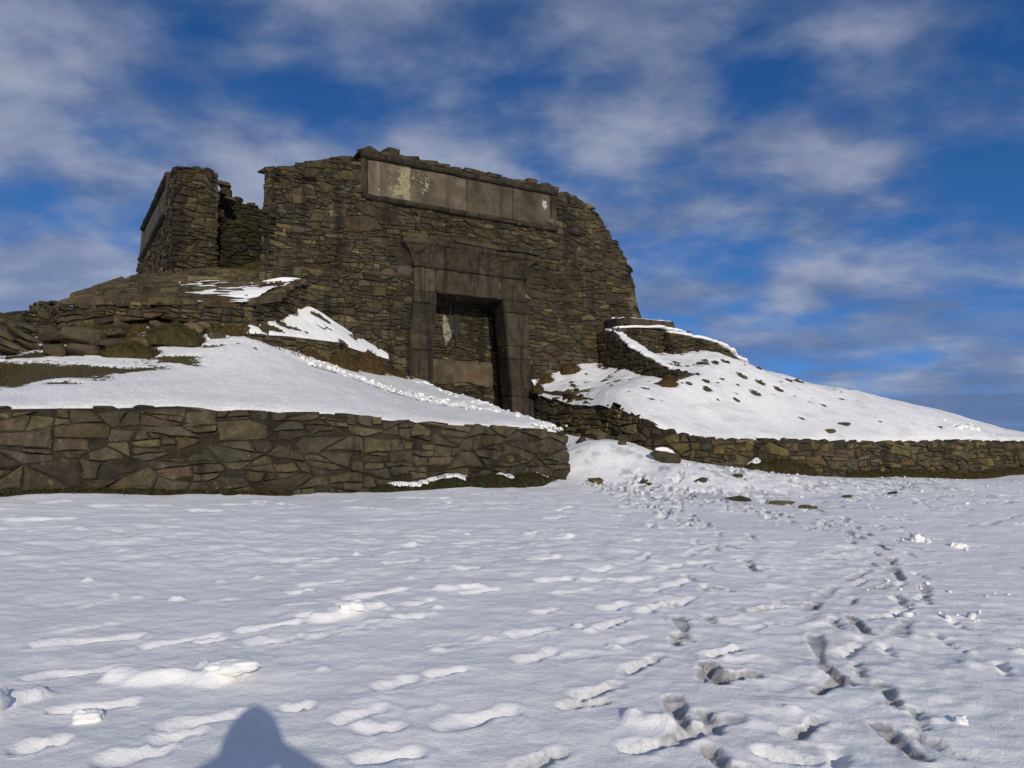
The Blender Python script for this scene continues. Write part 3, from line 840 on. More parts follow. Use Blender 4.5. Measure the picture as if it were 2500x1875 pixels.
def patches(rng, s0, s1, z0, z1, wm, hm, inside, big=0.10):
    """random rubble: a power diagram over stones of very mixed size, thrown largest first, beds flattened by wm/hm"""
    k = wm / hm
    x0, x1, y0, y1 = s0 - wm, s1 + wm, (z0 - hm) * k, (z1 + hm) * k
    A = (x1 - x0) * (y1 - y0)
    X, Y, RR = [], [], []
    bs = wm * 1.35; grid = {}
    for (m0, m1, share) in ((1.05, 1.5, big * 1.2), (.62, .95, .9), (.42, .6, 1.7), (.27, .4, 3.2), (.18, .24, 3.5)):
        for _ in range(int(A / (wm * wm) * share * 3.2) + 20):
            cx = rng.uniform(x0, x1); cy = rng.uniform(y0, y1); cr = rng.uniform(m0, m1) * wm * .5
            gi, gj = int(cx // bs), int(cy // bs); ok = True
            for ii in (gi - 1, gi, gi + 1):
                for jj in (gj - 1, gj, gj + 1):
                    for (qx, qy, qr) in grid.get((ii, jj), ()):
                        dd = .88 * (qr + cr)
                        if (qx - cx) ** 2 + (qy - cy) ** 2 < dd * dd: ok = False; break
                    if not ok: break
                if not ok: break
            if ok:
                grid.setdefault((gi, gj), []).append((cx, cy, cr)); X.append(cx); Y.append(cy); RR.append(cr)
    n = len(X); X, Y, RR = np.array(X), np.array(Y), np.array(RR)
    Y = Y + .10 * wm * np.sin(X * 1.7 / wm * .5 + Y * .3)
    wt = RR ** 2 * .5
    cells = []
    for i in range(n):
        x, y = X[i], Y[i]
        if not inside(x, y / k): continue
        d2 = (X - x) ** 2 + (Y - y) ** 2 - wt
        nb = np.argpartition(d2, min(30, n - 1))[:31]
        r = RR[i] * 3.2
        poly = [(x - r, y - r * .9), (x + r, y - r), (x + r * .9, y + r), (x - r, y + r * .9)]
        for j in nb:
            if j == i: continue
            a, b = X[j] - x, Y[j] - y
            c = 0.5 * (X[j] ** 2 + Y[j] ** 2 - x * x - y * y + wt[i] - wt[j])
            poly = clip(poly, a, b, c)
            if len(poly) < 3: break
        if len(poly) < 3: continue
        e = 0.07 * RR[i]
        p2 = [poly[0]]
        for q in poly[1:]:
            if math.hypot(q[0] - p2[-1][0], q[1] - p2[-1][1]) > e: p2.append(q)
        if math.hypot(p2[0][0] - p2[-1][0], p2[0][1] - p2[-1][1]) < e and len(p2) > 3: p2.pop()
        if len(p2) < 3: continue
        cells.append([(a, b / k) for a, b in p2])
    return cells


def bbox(p):
    return min(q[0] for q in p), max(q[0] for q in p), min(q[1] for q in p), max(q[1] for q in p)


def split(poly, rng, a0, out, depth=0, sg=.52):
    """cut a patch of wall into wedge-shaped and slab-shaped stones by near-level and leaning joints"""
    x0, x1, y0, y1 = bbox(poly); w, h = x1 - x0, y1 - y0
    if depth > 8 or area(poly) < a0 * math.exp(rng.gauss(0, sg)) * (1.3 if len(poly) > 3 else .7):
        if h > .028 and w > .04: out.append(poly)
        return
    asp = rng.uniform(1.5, 3.6)
    for tries in range(5):
        if w > asp * h: an = rng.gauss(0, .22)
        else: an = math.pi / 2 + rng.gauss(0, .10)
        cx = sum(q[0] for q in poly) / len(poly) + rng.uniform(-.2, .2) * w; cy = sum(q[1] for q in poly) / len(poly) + rng.uniform(-.2, .2) * h
        a, b = math.cos(an), math.sin(an); c = a * cx + b * cy
        kids = [clip(poly, a, b, c), clip(poly, -a, -b, -c)]
        if all(len(q) > 3 for q in kids): break
    for q in kids:
        if len(q) > 2: split(q, rng, a0, out, depth + 1, sg)


def rubble(rng, s0, s1, z0, z1, wm, hm, inside, big=0.10, sg=.52, warp=0.0, lose=0.0):
    """random rubble masonry: coarse patches broken down into stones"""
    out = []
    for c in patches(rng, s0, s1, z0, z1, wm * 3.0, hm * 4.0, lambda s, z: s0 - wm < s < s1 + wm and z0 - hm < z < z1 + hm, .1):
        split(c, rng, wm * hm * .62, out, 0, sg)
    if warp:                                        # joints wander instead of running straight
        q0 = rng.uniform(0, 40); fr = 1.15 / wm; big_ = []
        for c in out:
            e = []
            for i in range(len(c)):
                p_, q_ = c[i], c[(i + 1) % len(c)]
                e.append(p_)
                if math.hypot(q_[0] - p_[0], q_[1] - p_[1]) > .35 * wm: e.append((.5 * (p_[0] + q_[0]), .5 * (p_[1] + q_[1])))
            A_ = np.array(e)
            dx = fbm(A_[:, 0] * fr + q0, A_[:, 1] * fr * 2, 2, 201) - .5; dy = fbm(A_[:, 0] * fr, A_[:, 1] * fr * 2 + q0, 2, 211) - .5
            A_ = A_ + np.stack([dx * warp * 1.6, dy * warp], -1)
            big_.append([tuple(v) for v in A_])
        out = big_
    if lose: out = [c for c in out if area(c) > wm * hm * .5 or rng.random() > lose]
    res = []
    for c in out:
        if inside(sum(q[0] for q in c) / len(c), sum(q[1] for q in c) / len(c)): res.append(c)
    return res


def courses(rng, s0, s1, z0, z1, wm, hm, inside):
    """roughly squared stones in rows"""
    out = []; z = z0
    while z < z1:
        h = hm * rng.uniform(.8, 1.25); s = s0 - rng.uniform(0, wm)
        while s < s1:
            w = wm * rng.uniform(.5, 1.7)
            if inside(s + w / 2, z + h / 2):
                j = lambda q: rng.uniform(-q, q)
                out.append([(s + j(.03), z + j(.03)), (s + w / 2 + j(.1 * w), z + j(.04)), (s + w + j(.03), z + j(.03)), (s + w + j(.03), z + h + j(.03)), (s + w / 2 + j(.1 * w), z + h + j(.03)), (s + j(.03), z + h + j(.03))])
            s += w
        z += h
    return out


def area(p):
    return 0.5 * abs(sum(p[i][0] * p[(i + 1) % len(p)][1] - p[(i + 1) % len(p)][0] * p[i][1] for i in range(len(p))))


def stone_geo(rng, poly, f, joint=0.012, proud=(0.0, 0.05), depth=0.14, soft=0.86, tilt=0.05, knock=.75, rough=.012):
    n = len(poly)
    cx = sum(p[0] for p in poly) / n; cz = sum(p[1] for p in poly) / n
    size = math.sqrt(area(poly)) + 1e-6
    ring = []
    for i in range(n):
        o_, p, q = poly[i - 1], poly[i], poly[(i + 1) % n]
        if rng.random() < knock:                     # knock the corner off
            e1, e2 = rng.uniform(.06, .24), rng.uniform(.06, .24)
            ring.append((p[0] + (o_[0] - p[0]) * e1, p[1] + (o_[1] - p[1]) * e1)); ring.append((p[0] + (q[0] - p[0]) * e2, p[1] + (q[1] - p[1]) * e2))
        else:
            ring.append(p)
        L = math.hypot(q[0] - p[0], q[1] - p[1])
        if L > 1.1 * size:
            e = rng.uniform(0.3, 0.7); o = rng.uniform(-0.045, 0.04) * L
            ring.append((p[0] + e * (q[0] - p[0]) + o * (q[1] - p[1]) / L, p[1] + e * (q[1] - p[1]) - o * (q[0] - p[0]) / L))
    n = len(ring)
    pr = rng.uniform(*proud)
    ta, tb = rng.gauss(0, tilt), rng.gauss(0, tilt)
    S0, Z0, D0 = [], [], []
    r1, r2 = [], []
    for (a, b) in ring:
        d = math.hypot(a - cx, b - cz) + 1e-6
        k = max(0.35, 1 - joint * rng.uniform(0.5, 1.5) / d)
        r1.append((cx + (a - cx) * k, cz + (b - cz) * k))
        k2 = k * rng.uniform(soft - 0.12, soft + 0.06)
        r2.append((cx + (a - cx) * k2, cz + (b - cz) * k2))
    for (a, b) in r1: S0.append(a); Z0.append(b); D0.append(-depth)
    for (a, b) in r1: S0.append(a); Z0.append(b); D0.append(pr * 0.3 - 0.012 + rng.uniform(-0.008, 0.008) + 0.6 * (ta * (a - cx) + tb * (b - cz)))
    for (a, b) in r2: S0.append(a); Z0.append(b); D0.append(pr + rng.uniform(-rough, rough) + ta * (a - cx) + tb * (b - cz))
    S0.append(cx + rng.uniform(-.15, .15) * size); Z0.append(cz + rng.uniform(-.1, .1) * size); D0.append(pr + rng.uniform(-0.004, 0.022))
    x, y, z = f(np.array(S0), np.array(Z0), np.array(D0))
    V = np.stack([x, y, z], -1)
    F = []
    for i in range(n):
        j = (i + 1) % n
        F.append((i, j, n + j, n + i)); F.append((n + i, n + j, 2 * n + j, 2 * n + i)); F.append((2 * n + i, 2 * n + j, 3 * n))
    a, b = V[2 * n] - V[3 * n], V[2 * n + 1] - V[3 * n]
    ox, oy, oz = f(np.array([cx, cx]), np.array([cz, cz]), np.array([0.0, 1.0]))
    out = np.array([ox[1] - ox[0], oy[1] - oy[0], oz[1] - oz[0]])
    if np.dot(np.cross(a, b), out) < 0:
        F = [q[::-1] for q in F]
    return V, F


PALETTE = [((0.098, 0.080, 0.053), 5), ((0.086, 0.073, 0.054), 5), ((0.096, 0.083, 0.048), 4), ((0.058, 0.047, 0.034), 2.5), ((0.074, 0.061, 0.044), 4), ((0.165, 0.142, 0.085), 1.5), ((0.118, 0.080, 0.044), 0.6), ((0.072, 0.072, 0.058), 1.2), ((0.130, 0.118, 0.055), .8)]


def tint(rng, gain=1.0, pal=PALETTE):
    c = rng.choices([p[0] for p in pal], [p[1] for p in pal])[0]
    k = rng.uniform(0.78, 1.22) * gain
    return tuple(min(0.8, v * k * w_ * rng.uniform(0.95, 1.05)) for v, w_ in zip(c, (0.87, 0.79, 0.60)))


def masonry(core, cells, f, rng, limit=300, gain=1.0, mat='stone', name='stone', pal=PALETTE, fill_name='small_stones', **kw):
    """stones as children of `core`: the largest `limit` in view each an object, the rest joined"""
    pr = []
    for c in cells:
        cx = sum(p[0] for p in c) / len(c); cz = sum(p[1] for p in c) / len(c)
        x, y, z = f(np.array([cx]), np.array([cz]), np.array([0.0]))
        pr.append(area(c) / (float(x[0]) ** 2 + float(y[0]) ** 2))
    order = sorted(range(len(cells)), key=lambda i: -pr[i])
    JV, JF, JT = [], [], []
    nv = 0
    for r, i in enumerate(order):
        V, F = stone_geo(rng, cells[i], f, **kw)
        tc = tint(rng, gain, pal)
        if r < limit:
            put(name, V, F, M[mat], core, tint=tc)
        else:
            JV.append(V); JF += [tuple(q + nv for q in fc) for fc in F]; JT.append(np.tile(tc, (len(V), 1))); nv += len(V)
    if JV:
        tag(put(fill_name, np.vstack(JV), JF, M[mat], core, origin=np.array(core['_o']), tint=np.vstack(JT)), kind='stuff')


def strip_core(f, segs, thick, front=-0.024, mat='mortar', name='core', parent=None, step=0.15, origin=None, tintc=(0.04, 0.034, 0.024)):
    """solid mortar heart of a wall: for each segment (s0, s1, bottom(s), top(s)) a closed strip"""
    V, F = [], []
    for (s0, s1, bot, top) in segs:
        k = max(2, int((s1 - s0) / step) + 1)
        ss = np.linspace(s0, s1, k)
        zb = np.array([bot(s) for s in ss]); zt = np.array([top(s) for s in ss])
        base = len(V)
        for (zz, d) in ((zb, front), (zt, front), (zt, -thick), (zb, -thick)):
            x, y, z = f(ss, zz, np.full(k, d))
            V += list(zip(x.tolist(), y.tolist(), z.tolist()))
        for c in range(4):
            a, b = base + c * k, base + ((c + 1) % 4) * k
            for i in range(k - 1): F.append((a + i, a + i + 1, b + i + 1, b + i))
        F.append((base, base + k, base + 2 * k, base + 3 * k)); F.append((base + k - 1, base + 4 * k - 1, base + 3 * k - 1, base + 2 * k - 1))
    V, F = fix(V, F)
    return put(name, V, F, M[mat], parent, origin=origin, tint=tintc)


def lin(pairs):
    xs = [p[0] for p in pairs]; ys = [p[1] for p in pairs]
    return lambda s: float(np.interp(s, xs, ys))


def simple_wall(name, label, cat, path, top, bot, wm, hm, thick, seed, gain=1.0, limit=300, top_sink=0.05, warp=0.05, lose=0.0, sg=.52, **kw):
    """a rubble wall that is one thing: mortar heart with its stones"""
    rng = random.Random(seed)
    f = path
    ss = np.linspace(0, path.L, 40)
    z0 = min(bot(s) for s in ss); z1 = max(top(s) for s in ss)
    x, y, z = f(np.array([path.L / 2]), np.array([bot(path.L / 2)]), np.array([0.0]))
    core = strip_core(f, [(0, path.L, lambda s: bot(s) - .12, lambda s: top(s) - top_sink)], thick, name=name, origin=(float(x[0]), float(y[0]), float(z[0])))
    cells = rubble(rng, 0, path.L, z0, z1, wm, hm, lambda s, zz: -0.02 < s < path.L + .02 and bot(s) - .05 < zz < top(s) - hm * .30, sg=sg, warp=warp, lose=lose)
    # trim what would stand above the top line
    cc = []
    for c in cells:
        cut = [(a, min(b, top(a) + rng.uniform(-.01, .025))) for a, b in c]
        if area(cut) > 0.15 * wm * hm: cc.append(cut)
    masonry(core, cc, f, rng, limit, gain, **kw)
    if label: tag(core, label, cat)
    return core


def coping(core, f, s0, s1, top, rng, w=(0.25, 0.6), h=(0.08, 0.18), depth=0.45, inset=0.1, rise=0.0, gain=1.0, rows=1, gap=0.0, name='coping_stone'):
    """rough stones bedded along the top of a wall"""
    for r in range(rows):
        s = s0
        while s < s1:
            L = rng.uniform(*w); hh = rng.uniform(*h)
            V, F = hull_rock(rng, L * 1.08, depth * rng.uniform(.8, 1.1), hh * 2, 18)
            sm = s + L / 2
            x, y, z = f(np.array([sm, sm + .05, sm]), np.array([top(sm)] * 3), np.array([-inset - r * depth * .9, -inset - r * depth * .9, 1.0]))
            ang = math.atan2(float(y[1] - y[0]), float(x[1] - x[0]))
            sl = (top(min(s1, sm + .25)) - top(max(s0, sm - .25))) / .5
            V = rot(V, rng.gauss(0, .08), -math.atan(np.clip(sl, -1.2, 1.2)) * .7 + rng.gauss(0, .05), 0); V = rot(V, 0, 0, ang)
            V = V + np.array([float(x[0]), float(y[0]), top(sm) + rise - hh * .25])
            put(name, V, F, M['stone'], core, tint=tint(rng, gain))
            s += L * (1 + gap * rng.uniform(0, 2))


def block(quad, n_front, n_back, f=None, rng=None, jitter=0.008, bevel=0.018, cuts=2):
    """dressed block: a quad in (t, z) pulled from n_front back to n_back, worn edges"""
    bm = bmesh.new()
    g = f or (lambda t, z, n: W(t, n - BAT * (z - 2.5), z))
    a = [bm.verts.new(g(t, z, n_front)) for t, z in quad]; b = [bm.verts.new(g(t, z, n_back)) for t, z in quad]
    k = len(quad)
    bm.faces.new(a); bm.faces.new(b[::-1])
    for i in range(k): bm.faces.new((a[i], b[i], b[(i + 1) % k], a[(i + 1) % k]))
    bmesh.ops.recalc_face_normals(bm, faces=bm.faces[:])
    if bevel: bmesh.ops.bevel(bm, geom=bm.edges[:], offset=bevel, segments=1, affect='EDGES')
    if cuts: bmesh.ops.subdivide_edges(bm, edges=[e for e in bm.edges if e.calc_length() > .12], cuts=cuts, use_grid_fill=True)
    if rng:
        for v in bm.verts:
            v.co += Vector((rng.uniform(-1, 1), rng.uniform(-1, 1), rng.uniform(-1, 1))) * jitter
    bm.verts.index_update()
    V = [tuple(v.co) for v in bm.verts]; F = [tuple(v.index for v in fc.verts) for fc in bm.faces]
    bm.free()
    return V, F


def roll(p0, p1, r, rng, seg=14, ring=9, worn=0.012, cut=None):
    """round moulding between two world points"""
    p0, p1 = np.array(p0), np.array(p1); d = p1 - p0; L = np.linalg.norm(d); d = d / L
    up = np.array([0, 0, 1.0]) if abs(d[2]) < .9 else np.array([VX[0], VX[1], 0])
    a = np.cross(d, up); a /= np.linalg.norm(a); b = np.cross(a, d)
    V, F = [], []
    k = max(2, int(L / 0.22))
    for i in range(k + 1):
        rr = r * (1 + rng.uniform(-.10, .07))
        if cut and cut(i / k): rr *= rng.uniform(.45, .7)
        c = p0 + d * L * i / k + (a * rng.uniform(-1, 1) + b * rng.uniform(-1, 1)) * worn * .5
        for j in range(ring):
            q = 2 * math.pi * j / ring
            V.append(c + rr * (a * math.cos(q) + b * math.sin(q)))
    for i in range(k):
        for j in range(ring): F.append((i * ring + j, i * ring + (j + 1) % ring, (i + 1) * ring + (j + 1) % ring, (i + 1) * ring + j))
    F.append(tuple(range(ring))[::-1]); F.append(tuple(k * ring + j for j in range(ring)))
    return fix([tuple(v) for v in V], F)

# ------------------------------------------------------------------ the tower: front wall with doorway and inscription panel
BAT = 0.05
DRESS = [((0.062, 0.054, 0.045), 3), ((0.054, 0.048, 0.041), 2), ((0.072, 0.062, 0.050), 2)]


def FB(t, z, n):
    return W(t, n - BAT * (z - 2.5), z)


tower = empty('ruined_tower', W(0, -1, 2.3))
tag(tower, 'ruined stone tower front with long blank panel above a tapering blocked doorway', 'tower')
rng = random.Random(5)
# plan line of the wall face: broken left end, front, right corner
FP = Path([(-4.95, -1.98), (-5.93, -.05), (-5.88, 0.0), (6.45, 0.0), (6.5, -.05), (6.5, -2.6)], side=1, batter=BAT)
LEFT = math.hypot(.98, 1.93) + 0.0707; OFF = LEFT + 5.88          # s = t + OFF on the front


def sF(t): return t + OFF


front_top = lin([(0, 8.1), (1.0, 8.4), (LEFT, 8.72), (sF(-5.5), 8.82), (sF(-5.31), 8.91), (sF(-4.86), 9.07), (sF(-4.36), 9.2), (sF(-4.13), 9.37), (sF(-3.83), 9.44), (sF(-3.2), 9.5), (sF(-3.1), 9.6), (sF(3.0), 9.62),
                 (sF(3.17), 9.72), (sF(3.66), 9.74), (sF(4.17), 9.62), (sF(4.68), 9.34), (sF(5.06), 8.86), (sF(5.36), 8.56), (sF(5.66), 8.26), (sF(5.87), 7.98), (sF(6.07), 7.5), (sF(6.2), 6.9), (sF(6.28), 6.0), (sF(6.33), 5.35), (sF(6.5) + 2.6, 5.2)])
core = strip_core(FP, [(0, sF(-1.45), lambda s: 2.2, lambda s: front_top(s) - .10), (sF(-1.45), sF(1.5), lambda s: 6.62, lambda s: front_top(s) - .06), (sF(1.5), FP.L, lambda s: 2.2, lambda s: front_top(s) - .12)],
                  1.3, name='front_wall', parent=tower, origin=W(0, -.6, 2.3))


def in_front(s, z):
    t = s - OFF
    if not (2.3 < z < front_top(s) - 0.03): return False
    if -2.05 < t < 2.1 and z < 6.85:
        hw = 1.72 + (6.7 - z) * 0.05
        if -hw < t < hw + .12: return False
    if -2.1 < t < 2.28 and 6.6 < z < 7.38: return False
    if -3.2 < t < 3.08 and 8.32 < z < 9.9: return False
    if -9.0 < t < -6.2 and z < 5.2: return False
    return 0.02 < s < FP.L - .02


def visible_z(t):
    if t < -1.6: return np.interp(t, [-5.9, -4.6, -2.6, -1.6], [5.5, 5.0, 3.9, 3.3])
    return np.interp(t, [1.6, 4.3, 6.5], [3.4, 4.1, 5.2])


cells = [c for c in rubble(rng, 0, FP.L, 2.3, 9.9, 0.40, 0.15, in_front, sg=.8, warp=.05, lose=.12)]
cells = [[(a, min(b, front_top(a) + .03)) for a, b in c] for c in cells if max(p[1] for p in c) > visible_z(c[0][0] - OFF)]
cells = [c for c in cells if area(c) > .002]
TPAL = PALETTE + [((0.165, 0.145, 0.09), 1.5), ((0.105, 0.098, 0.088), 2)]
masonry(core, cells, FP, rng, 300, 1.0, pal=TPAL, proud=(-0.008, 0.05), joint=0.007, tilt=.08)
# broken top of the wall
coping(core, FP, 0.2, sF(-3.25), front_top, random.Random(8), w=(.22, .62), h=(.05, .11), depth=.55, inset=.24, rise=-.02, rows=2)
coping(core, FP, sF(3.1), sF(5.2), front_top, random.Random(9), w=(.22, .55), h=(.06, .13), depth=.55, inset=.24, rise=-.02, rows=2)
for (t, z) in [(5.25, 8.66), (5.5, 8.40), (5.72, 8.14), (5.86, 7.92), (5.98, 7.68), (6.07, 7.45), (6.13, 7.22), (6.19, 6.98), (6.22, 6.74), (6.24, 6.5), (6.27, 6.26), (6.29, 6.02), (6.3, 5.8)]:
    for r in range(2):
        V, F = hull_rock(rng, rng.uniform(.42, .62), .55, rng.uniform(.17, .25), 18)
        V = rot(V, 0, rng.gauss(0, .06), AZ * 0 + math.atan2(UX[1], UX[0]) + rng.gauss(0, .1)) + np.array(FB(t - .27 + rng.uniform(-.03, .02), z, -.28 - .5 * r))
        put('coping_stone', V, F, M['stone'], core, tint=tint(rng))

# --- inscription panel
panel = put('inscription_panel', *fix(*prism([FB(-3.12, 8.45, -.03), FB(3.0, 8.45, -.03), FB(3.0, 9.56, -.03), FB(-3.12, 9.56, -.03)], [FB(-3.12, 8.45, -.3), FB(3.0, 8.45, -.3), FB(3.0, 9.56, -.3), FB(-3.12, 9.56, -.3)])), M['mortar'], tower, tint=(.04, .034, .024))
js = [-3.0, -1.82, -.02, 1.53, 2.88]
for a, b, g_ in zip(js[:-1], js[1:], (1.25, 1.1, .72, .66)):
    V, F = block([(a + .008, 8.5), (b - .008, 8.5), (b - .008, 9.5), (a + .008, 9.5)], .012 + rng.uniform(0, .012), -.12, rng=rng, jitter=.004, bevel=.01, cuts=3)
    put('slab', V, F, M['slab'], panel, tint=(g_, g_ * .97, g_ * .93))
for (a, b) in [(-3.22, -2.5), (-2.5, -1.2), (-1.2, .3), (.3, 1.75), (1.75, 3.1)]:                # round top moulding, in lengths, with a ledge above
    V, F = roll(FB(a + .01, 9.575, .07), FB(b - .01, 9.575, .07), .085, rng, worn=.02)
    put('moulding', V, F, M['dressed'], panel, tint=tint(rng, .9, DRESS))
for (a, b) in [(-3.2, -2.0), (-2.0, -.65), (-.65, .55), (.55, 1.75), (1.75, 3.08)]:
    worn = -.35 < a < 1.6
    V, F = roll(FB(a + .01, 8.42, .05), FB(b - .01, 8.42, .05), .075, rng, worn=.025, cut=(lambda q: .3 < q < .9) if worn else None)
    put('moulding', V, F, M['dressed'], panel, tint=tint(rng, .9, DRESS))
for (t0, t1) in [(-3.2, -3.03), (2.90, 3.08)]:
    V, F = block([(t0, 8.47), (t1, 8.47), (t1, 9.52), (t0, 9.52)], .07, -.15, rng=rng, jitter=.006, bevel=.04, cuts=2)
    put('side_moulding', V, F, M['dressed'], panel, tint=tint(rng, 1.25, DRESS))
# ledge stones above the panel, some standing up where the next course has gone
t = -3.22
heights = {0: .2, 1: .26}
i = 0
while t < 3.1:
    L = rng.uniform(.35, .8); L = min(L, 3.2 - t)
    if L < .2: break
    V, F = block([(t + .006, 9.65), (t + L - .006, 9.65), (t + L - .02, 9.70 + rng.uniform(.03, .10)), (t + .02, 9.70 + rng.uniform(.03, .10))], .10 + rng.uniform(-.03, .03), -.9, rng=rng, jitter=.014, bevel=.02, cuts=2)
    put('ledge_stone', V, F, M['stone'], panel, tint=tint(rng, .9))
    t += L; i += 1
for (t, L, h) in [(-2.9, .7, .17), (-2.28, .5, .26), (-1.62, .5, .14), (-1.0, .6, .12), (-.4, .5, .09), (.2, .6, .07), (.9, .5, .08), (1.5, .5, .06), (2.3, .48, .2), (2.85, .62, .16)]:
    V, F = hull_rock(rng, L * 1.12, .6, h * 2, 20)
    V = rot(V, 0, 0, math.atan2(UX[1], UX[0])) + np.array(FB(t, 9.74 + h * .25, -.25))
    put('ledge_stone', V, F, M['stone'], panel, tint=tint(rng, 1.0))

# --- doorway: jambs leaning inwards, lintel, round moulding and hollow cornice
door = empty('doorway', W(0, 0, 2.3)); door.parent = tower; door.location = np.array(door['_o']) - np.array(tower['_o'])
def jin(z): return -1.01 - (6.0 - z) * .066
def jout(z): return -1.70 - (6.7 - z) * .053
def rin(z): return 1.10 + (6.0 - z) * .073
def rout(z): return 1.87 + (6.7 - z) * .050
def jb(z0, z1, L, Rr, nf=.045, nb=-.55, mat='dressed', gain=1.0):
    V, F = block([(L(z0), z0 + .004), (Rr(z0), z0 + .004), (Rr(z1), z1 - .004), (L(z1), z1 - .004)], nf, nb, rng=rng, jitter=.010, bevel=.022, cuts=4)
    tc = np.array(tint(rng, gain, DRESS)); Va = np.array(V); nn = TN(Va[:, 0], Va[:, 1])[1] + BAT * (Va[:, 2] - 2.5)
    darkened = np.where(nn < -.03, .28, 1.0)               # recess shade painted into the inner faces, along with black algae
    put('jamb_block', V, F, M[mat], door, tint=tc[None] * darkened[:, None])
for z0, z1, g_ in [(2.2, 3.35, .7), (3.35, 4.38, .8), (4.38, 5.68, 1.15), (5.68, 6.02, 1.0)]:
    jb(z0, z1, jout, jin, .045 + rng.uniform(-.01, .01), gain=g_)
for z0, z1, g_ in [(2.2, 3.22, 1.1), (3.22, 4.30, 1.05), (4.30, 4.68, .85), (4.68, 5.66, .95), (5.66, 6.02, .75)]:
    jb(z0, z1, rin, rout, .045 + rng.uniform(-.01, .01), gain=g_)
for (a, b, g_) in [(-1.69, -1.05, 1.3), (-1.05, .72, 1.15), (.72, 1.86, .65)]:
    V, F = block([(a + .005, 6.02), (b - .005, 6.02), (b - .005, 6.68), (a + .005, 6.68)], .05 + rng.uniform(-.008, .008), -1.5, rng=rng, jitter=.010, bevel=.022, cuts=4)
    put('lintel_block', V, F, M['dressed'], door, tint=tint(rng, g_, DRESS))
for (a, b) in [(-1.76, -.3), (-.3, 1.89)]:
    V, F = roll(FB(a, 6.745, .07), FB(b, 6.745, .07), .075, rng, worn=.018)
    put('round_moulding', V, F, M['dressed'], door, tint=tint(rng, .75, DRESS))


def cavetto(a, b, endl, endr, seed):
    """length of hollow cornice, bellying out to the top; its outer ends flare sideways too"""
    r = random.Random(seed)
    q = np.linspace(0, 1, 8); k = max(4, int((b - a) / .12)); V = []; F = []
    prof = [(6.80 + .52 * u, .05 + .22 * u ** 2.3) for u in q] + [(7.34, .28), (7.44, .26)]
    rows = []
    for (z, n) in prof:
        u = min(1, max(0, (z - 6.80) / .52)) ** 2.1
        ta = a - (.34 * u if endl else 0); tb = b + (.40 * u if endr else 0)
        row = []
        for i in range(k + 1):
            t = ta + (tb - ta) * i / k
            chip = .16 * max(0, float(fbm(np.array([t * 1.9 + 7]), np.array([z * 1.1]), 3, 19)[0]) - .46) * 4.5 if z > 6.98 else 0
            er = .13 * (float(fbm(np.array([t * 2.6 + 3]), np.array([z * 4.0]), 3, 29)[0]) - .5)
            if z > 7.25: z_ = z - .16 * max(0, float(fbm(np.array([t * 1.4 + 1]), np.array([2.0]), 3, 39)[0]) - .45)
            else: z_ = z
            row.append(len(V)); V.append(FB(t, z_ + r.uniform(-.010, .010), n * (1 - .75 * min(1, chip)) + .05 * min(1, chip) + er + r.uniform(-.010, .010)))
        rows.append(row)
    back = []
    for (z, n) in prof:
        u = min(1, max(0, (z - 6.80) / .52)) ** 2.1
        ta = a - (.34 * u if endl else 0); tb = b + (.40 * u if endr else 0)
        back.append((len(V), len(V) + 1)); V.append(FB(ta, z, -.25)); V.append(FB(tb, z, -.25))
    for i in range(len(rows) - 1):
        for j in range(k): F.append((rows[i][j], rows[i][j + 1], rows[i + 1][j + 1], rows[i + 1][j]))
        F.append((rows[i][0], rows[i + 1][0], back[i + 1][0], back[i][0])); F.append((rows[i][k], back[i][1], back[i + 1][1], rows[i + 1][k]))
        F.append((back[i][0], back[i + 1][0], back[i + 1][1], back[i][1]))
    F.append(tuple(rows[0]) + (back[0][1], back[0][0])); F.append(tuple(rows[-1]) + (back[-1][1], back[-1][0]))
    V, F = fix(V, F)
    put('cornice_block', V, F, M['dressed'], door, tint=tint(r, 1.0, DRESS))


cavetto(-1.74, -.62, True, False, 1); cavetto(-.61, .82, False, False, 2); cavetto(.83, 1.88, False, True, 3)
for t0, t1 in [(-2.1, -1.3), (-1.3, -.5), (-.5, .3), (.3, 1.2), (1.2, 2.3)]:                   # stones bedded on the cornice
    V, F = block([(t0, 7.46), (t1, 7.46), (t1 - .03, 7.56 + rng.uniform(0, .06)), (t0 + .03, 7.56 + rng.uniform(0, .06))], .22 + rng.uniform(-.1, .08), -.1, rng=rng, jitter=.015, bevel=.02)
    put('bed_stone', V, F, M['stone'], door, tint=tint(rng, .95))
# blocking wall inside the doorway, with a band of old render across it
BP = Path([(-1.5, -1.12), (1.75, -1.12)], side=1, batter=BAT)
bcore = strip_core(BP, [(0, 3.25, lambda s: 2.2, lambda s: 6.3)], .3, name='blocking_wall', parent=tower, origin=W(0, -1.2, 2.3))
rb = random.Random(77)
bc = rubble(rb, 0, 3.25, 2.3, 6.2, 0.30, 0.125, lambda s, z: 0 < s < 3.25 and 2.3 < z < 6.25 and not (3.66 < z < 4.28), .15)
masonry(bcore, bc, BP, rb, 300, 1.15, proud=(-.005, .04), joint=.01)
rv, rf = [], []
k = 30; kz = 8
for j in range(kz + 1):
    for i in range(k + 1):
        s = 3.25 * i / k; zb = 3.62 + .05 * math.sin(s * 4.1) + rb.uniform(-.02, .02); z = zb + (4.3 - zb) * j / kz
        x, y, z_ = BP(np.array([s]), np.array([z]), np.array([.03 + .035 * math.sin(math.pi * min(1, j / kz + .1)) + rb.uniform(-.005, .005)])); rv.append((float(x[0]), float(y[0]), float(z_[0])))
for j in range(kz):
    for i in range(k): rf.append((j * (k + 1) + i, j * (k + 1) + i + 1, (j + 1) * (k + 1) + i + 1, (j + 1) * (k + 1) + i))
nb_ = len(rv)
rv += [tuple(np.array(p) + np.array([VX[0], VX[1], 0]) * .12) for p in rv]
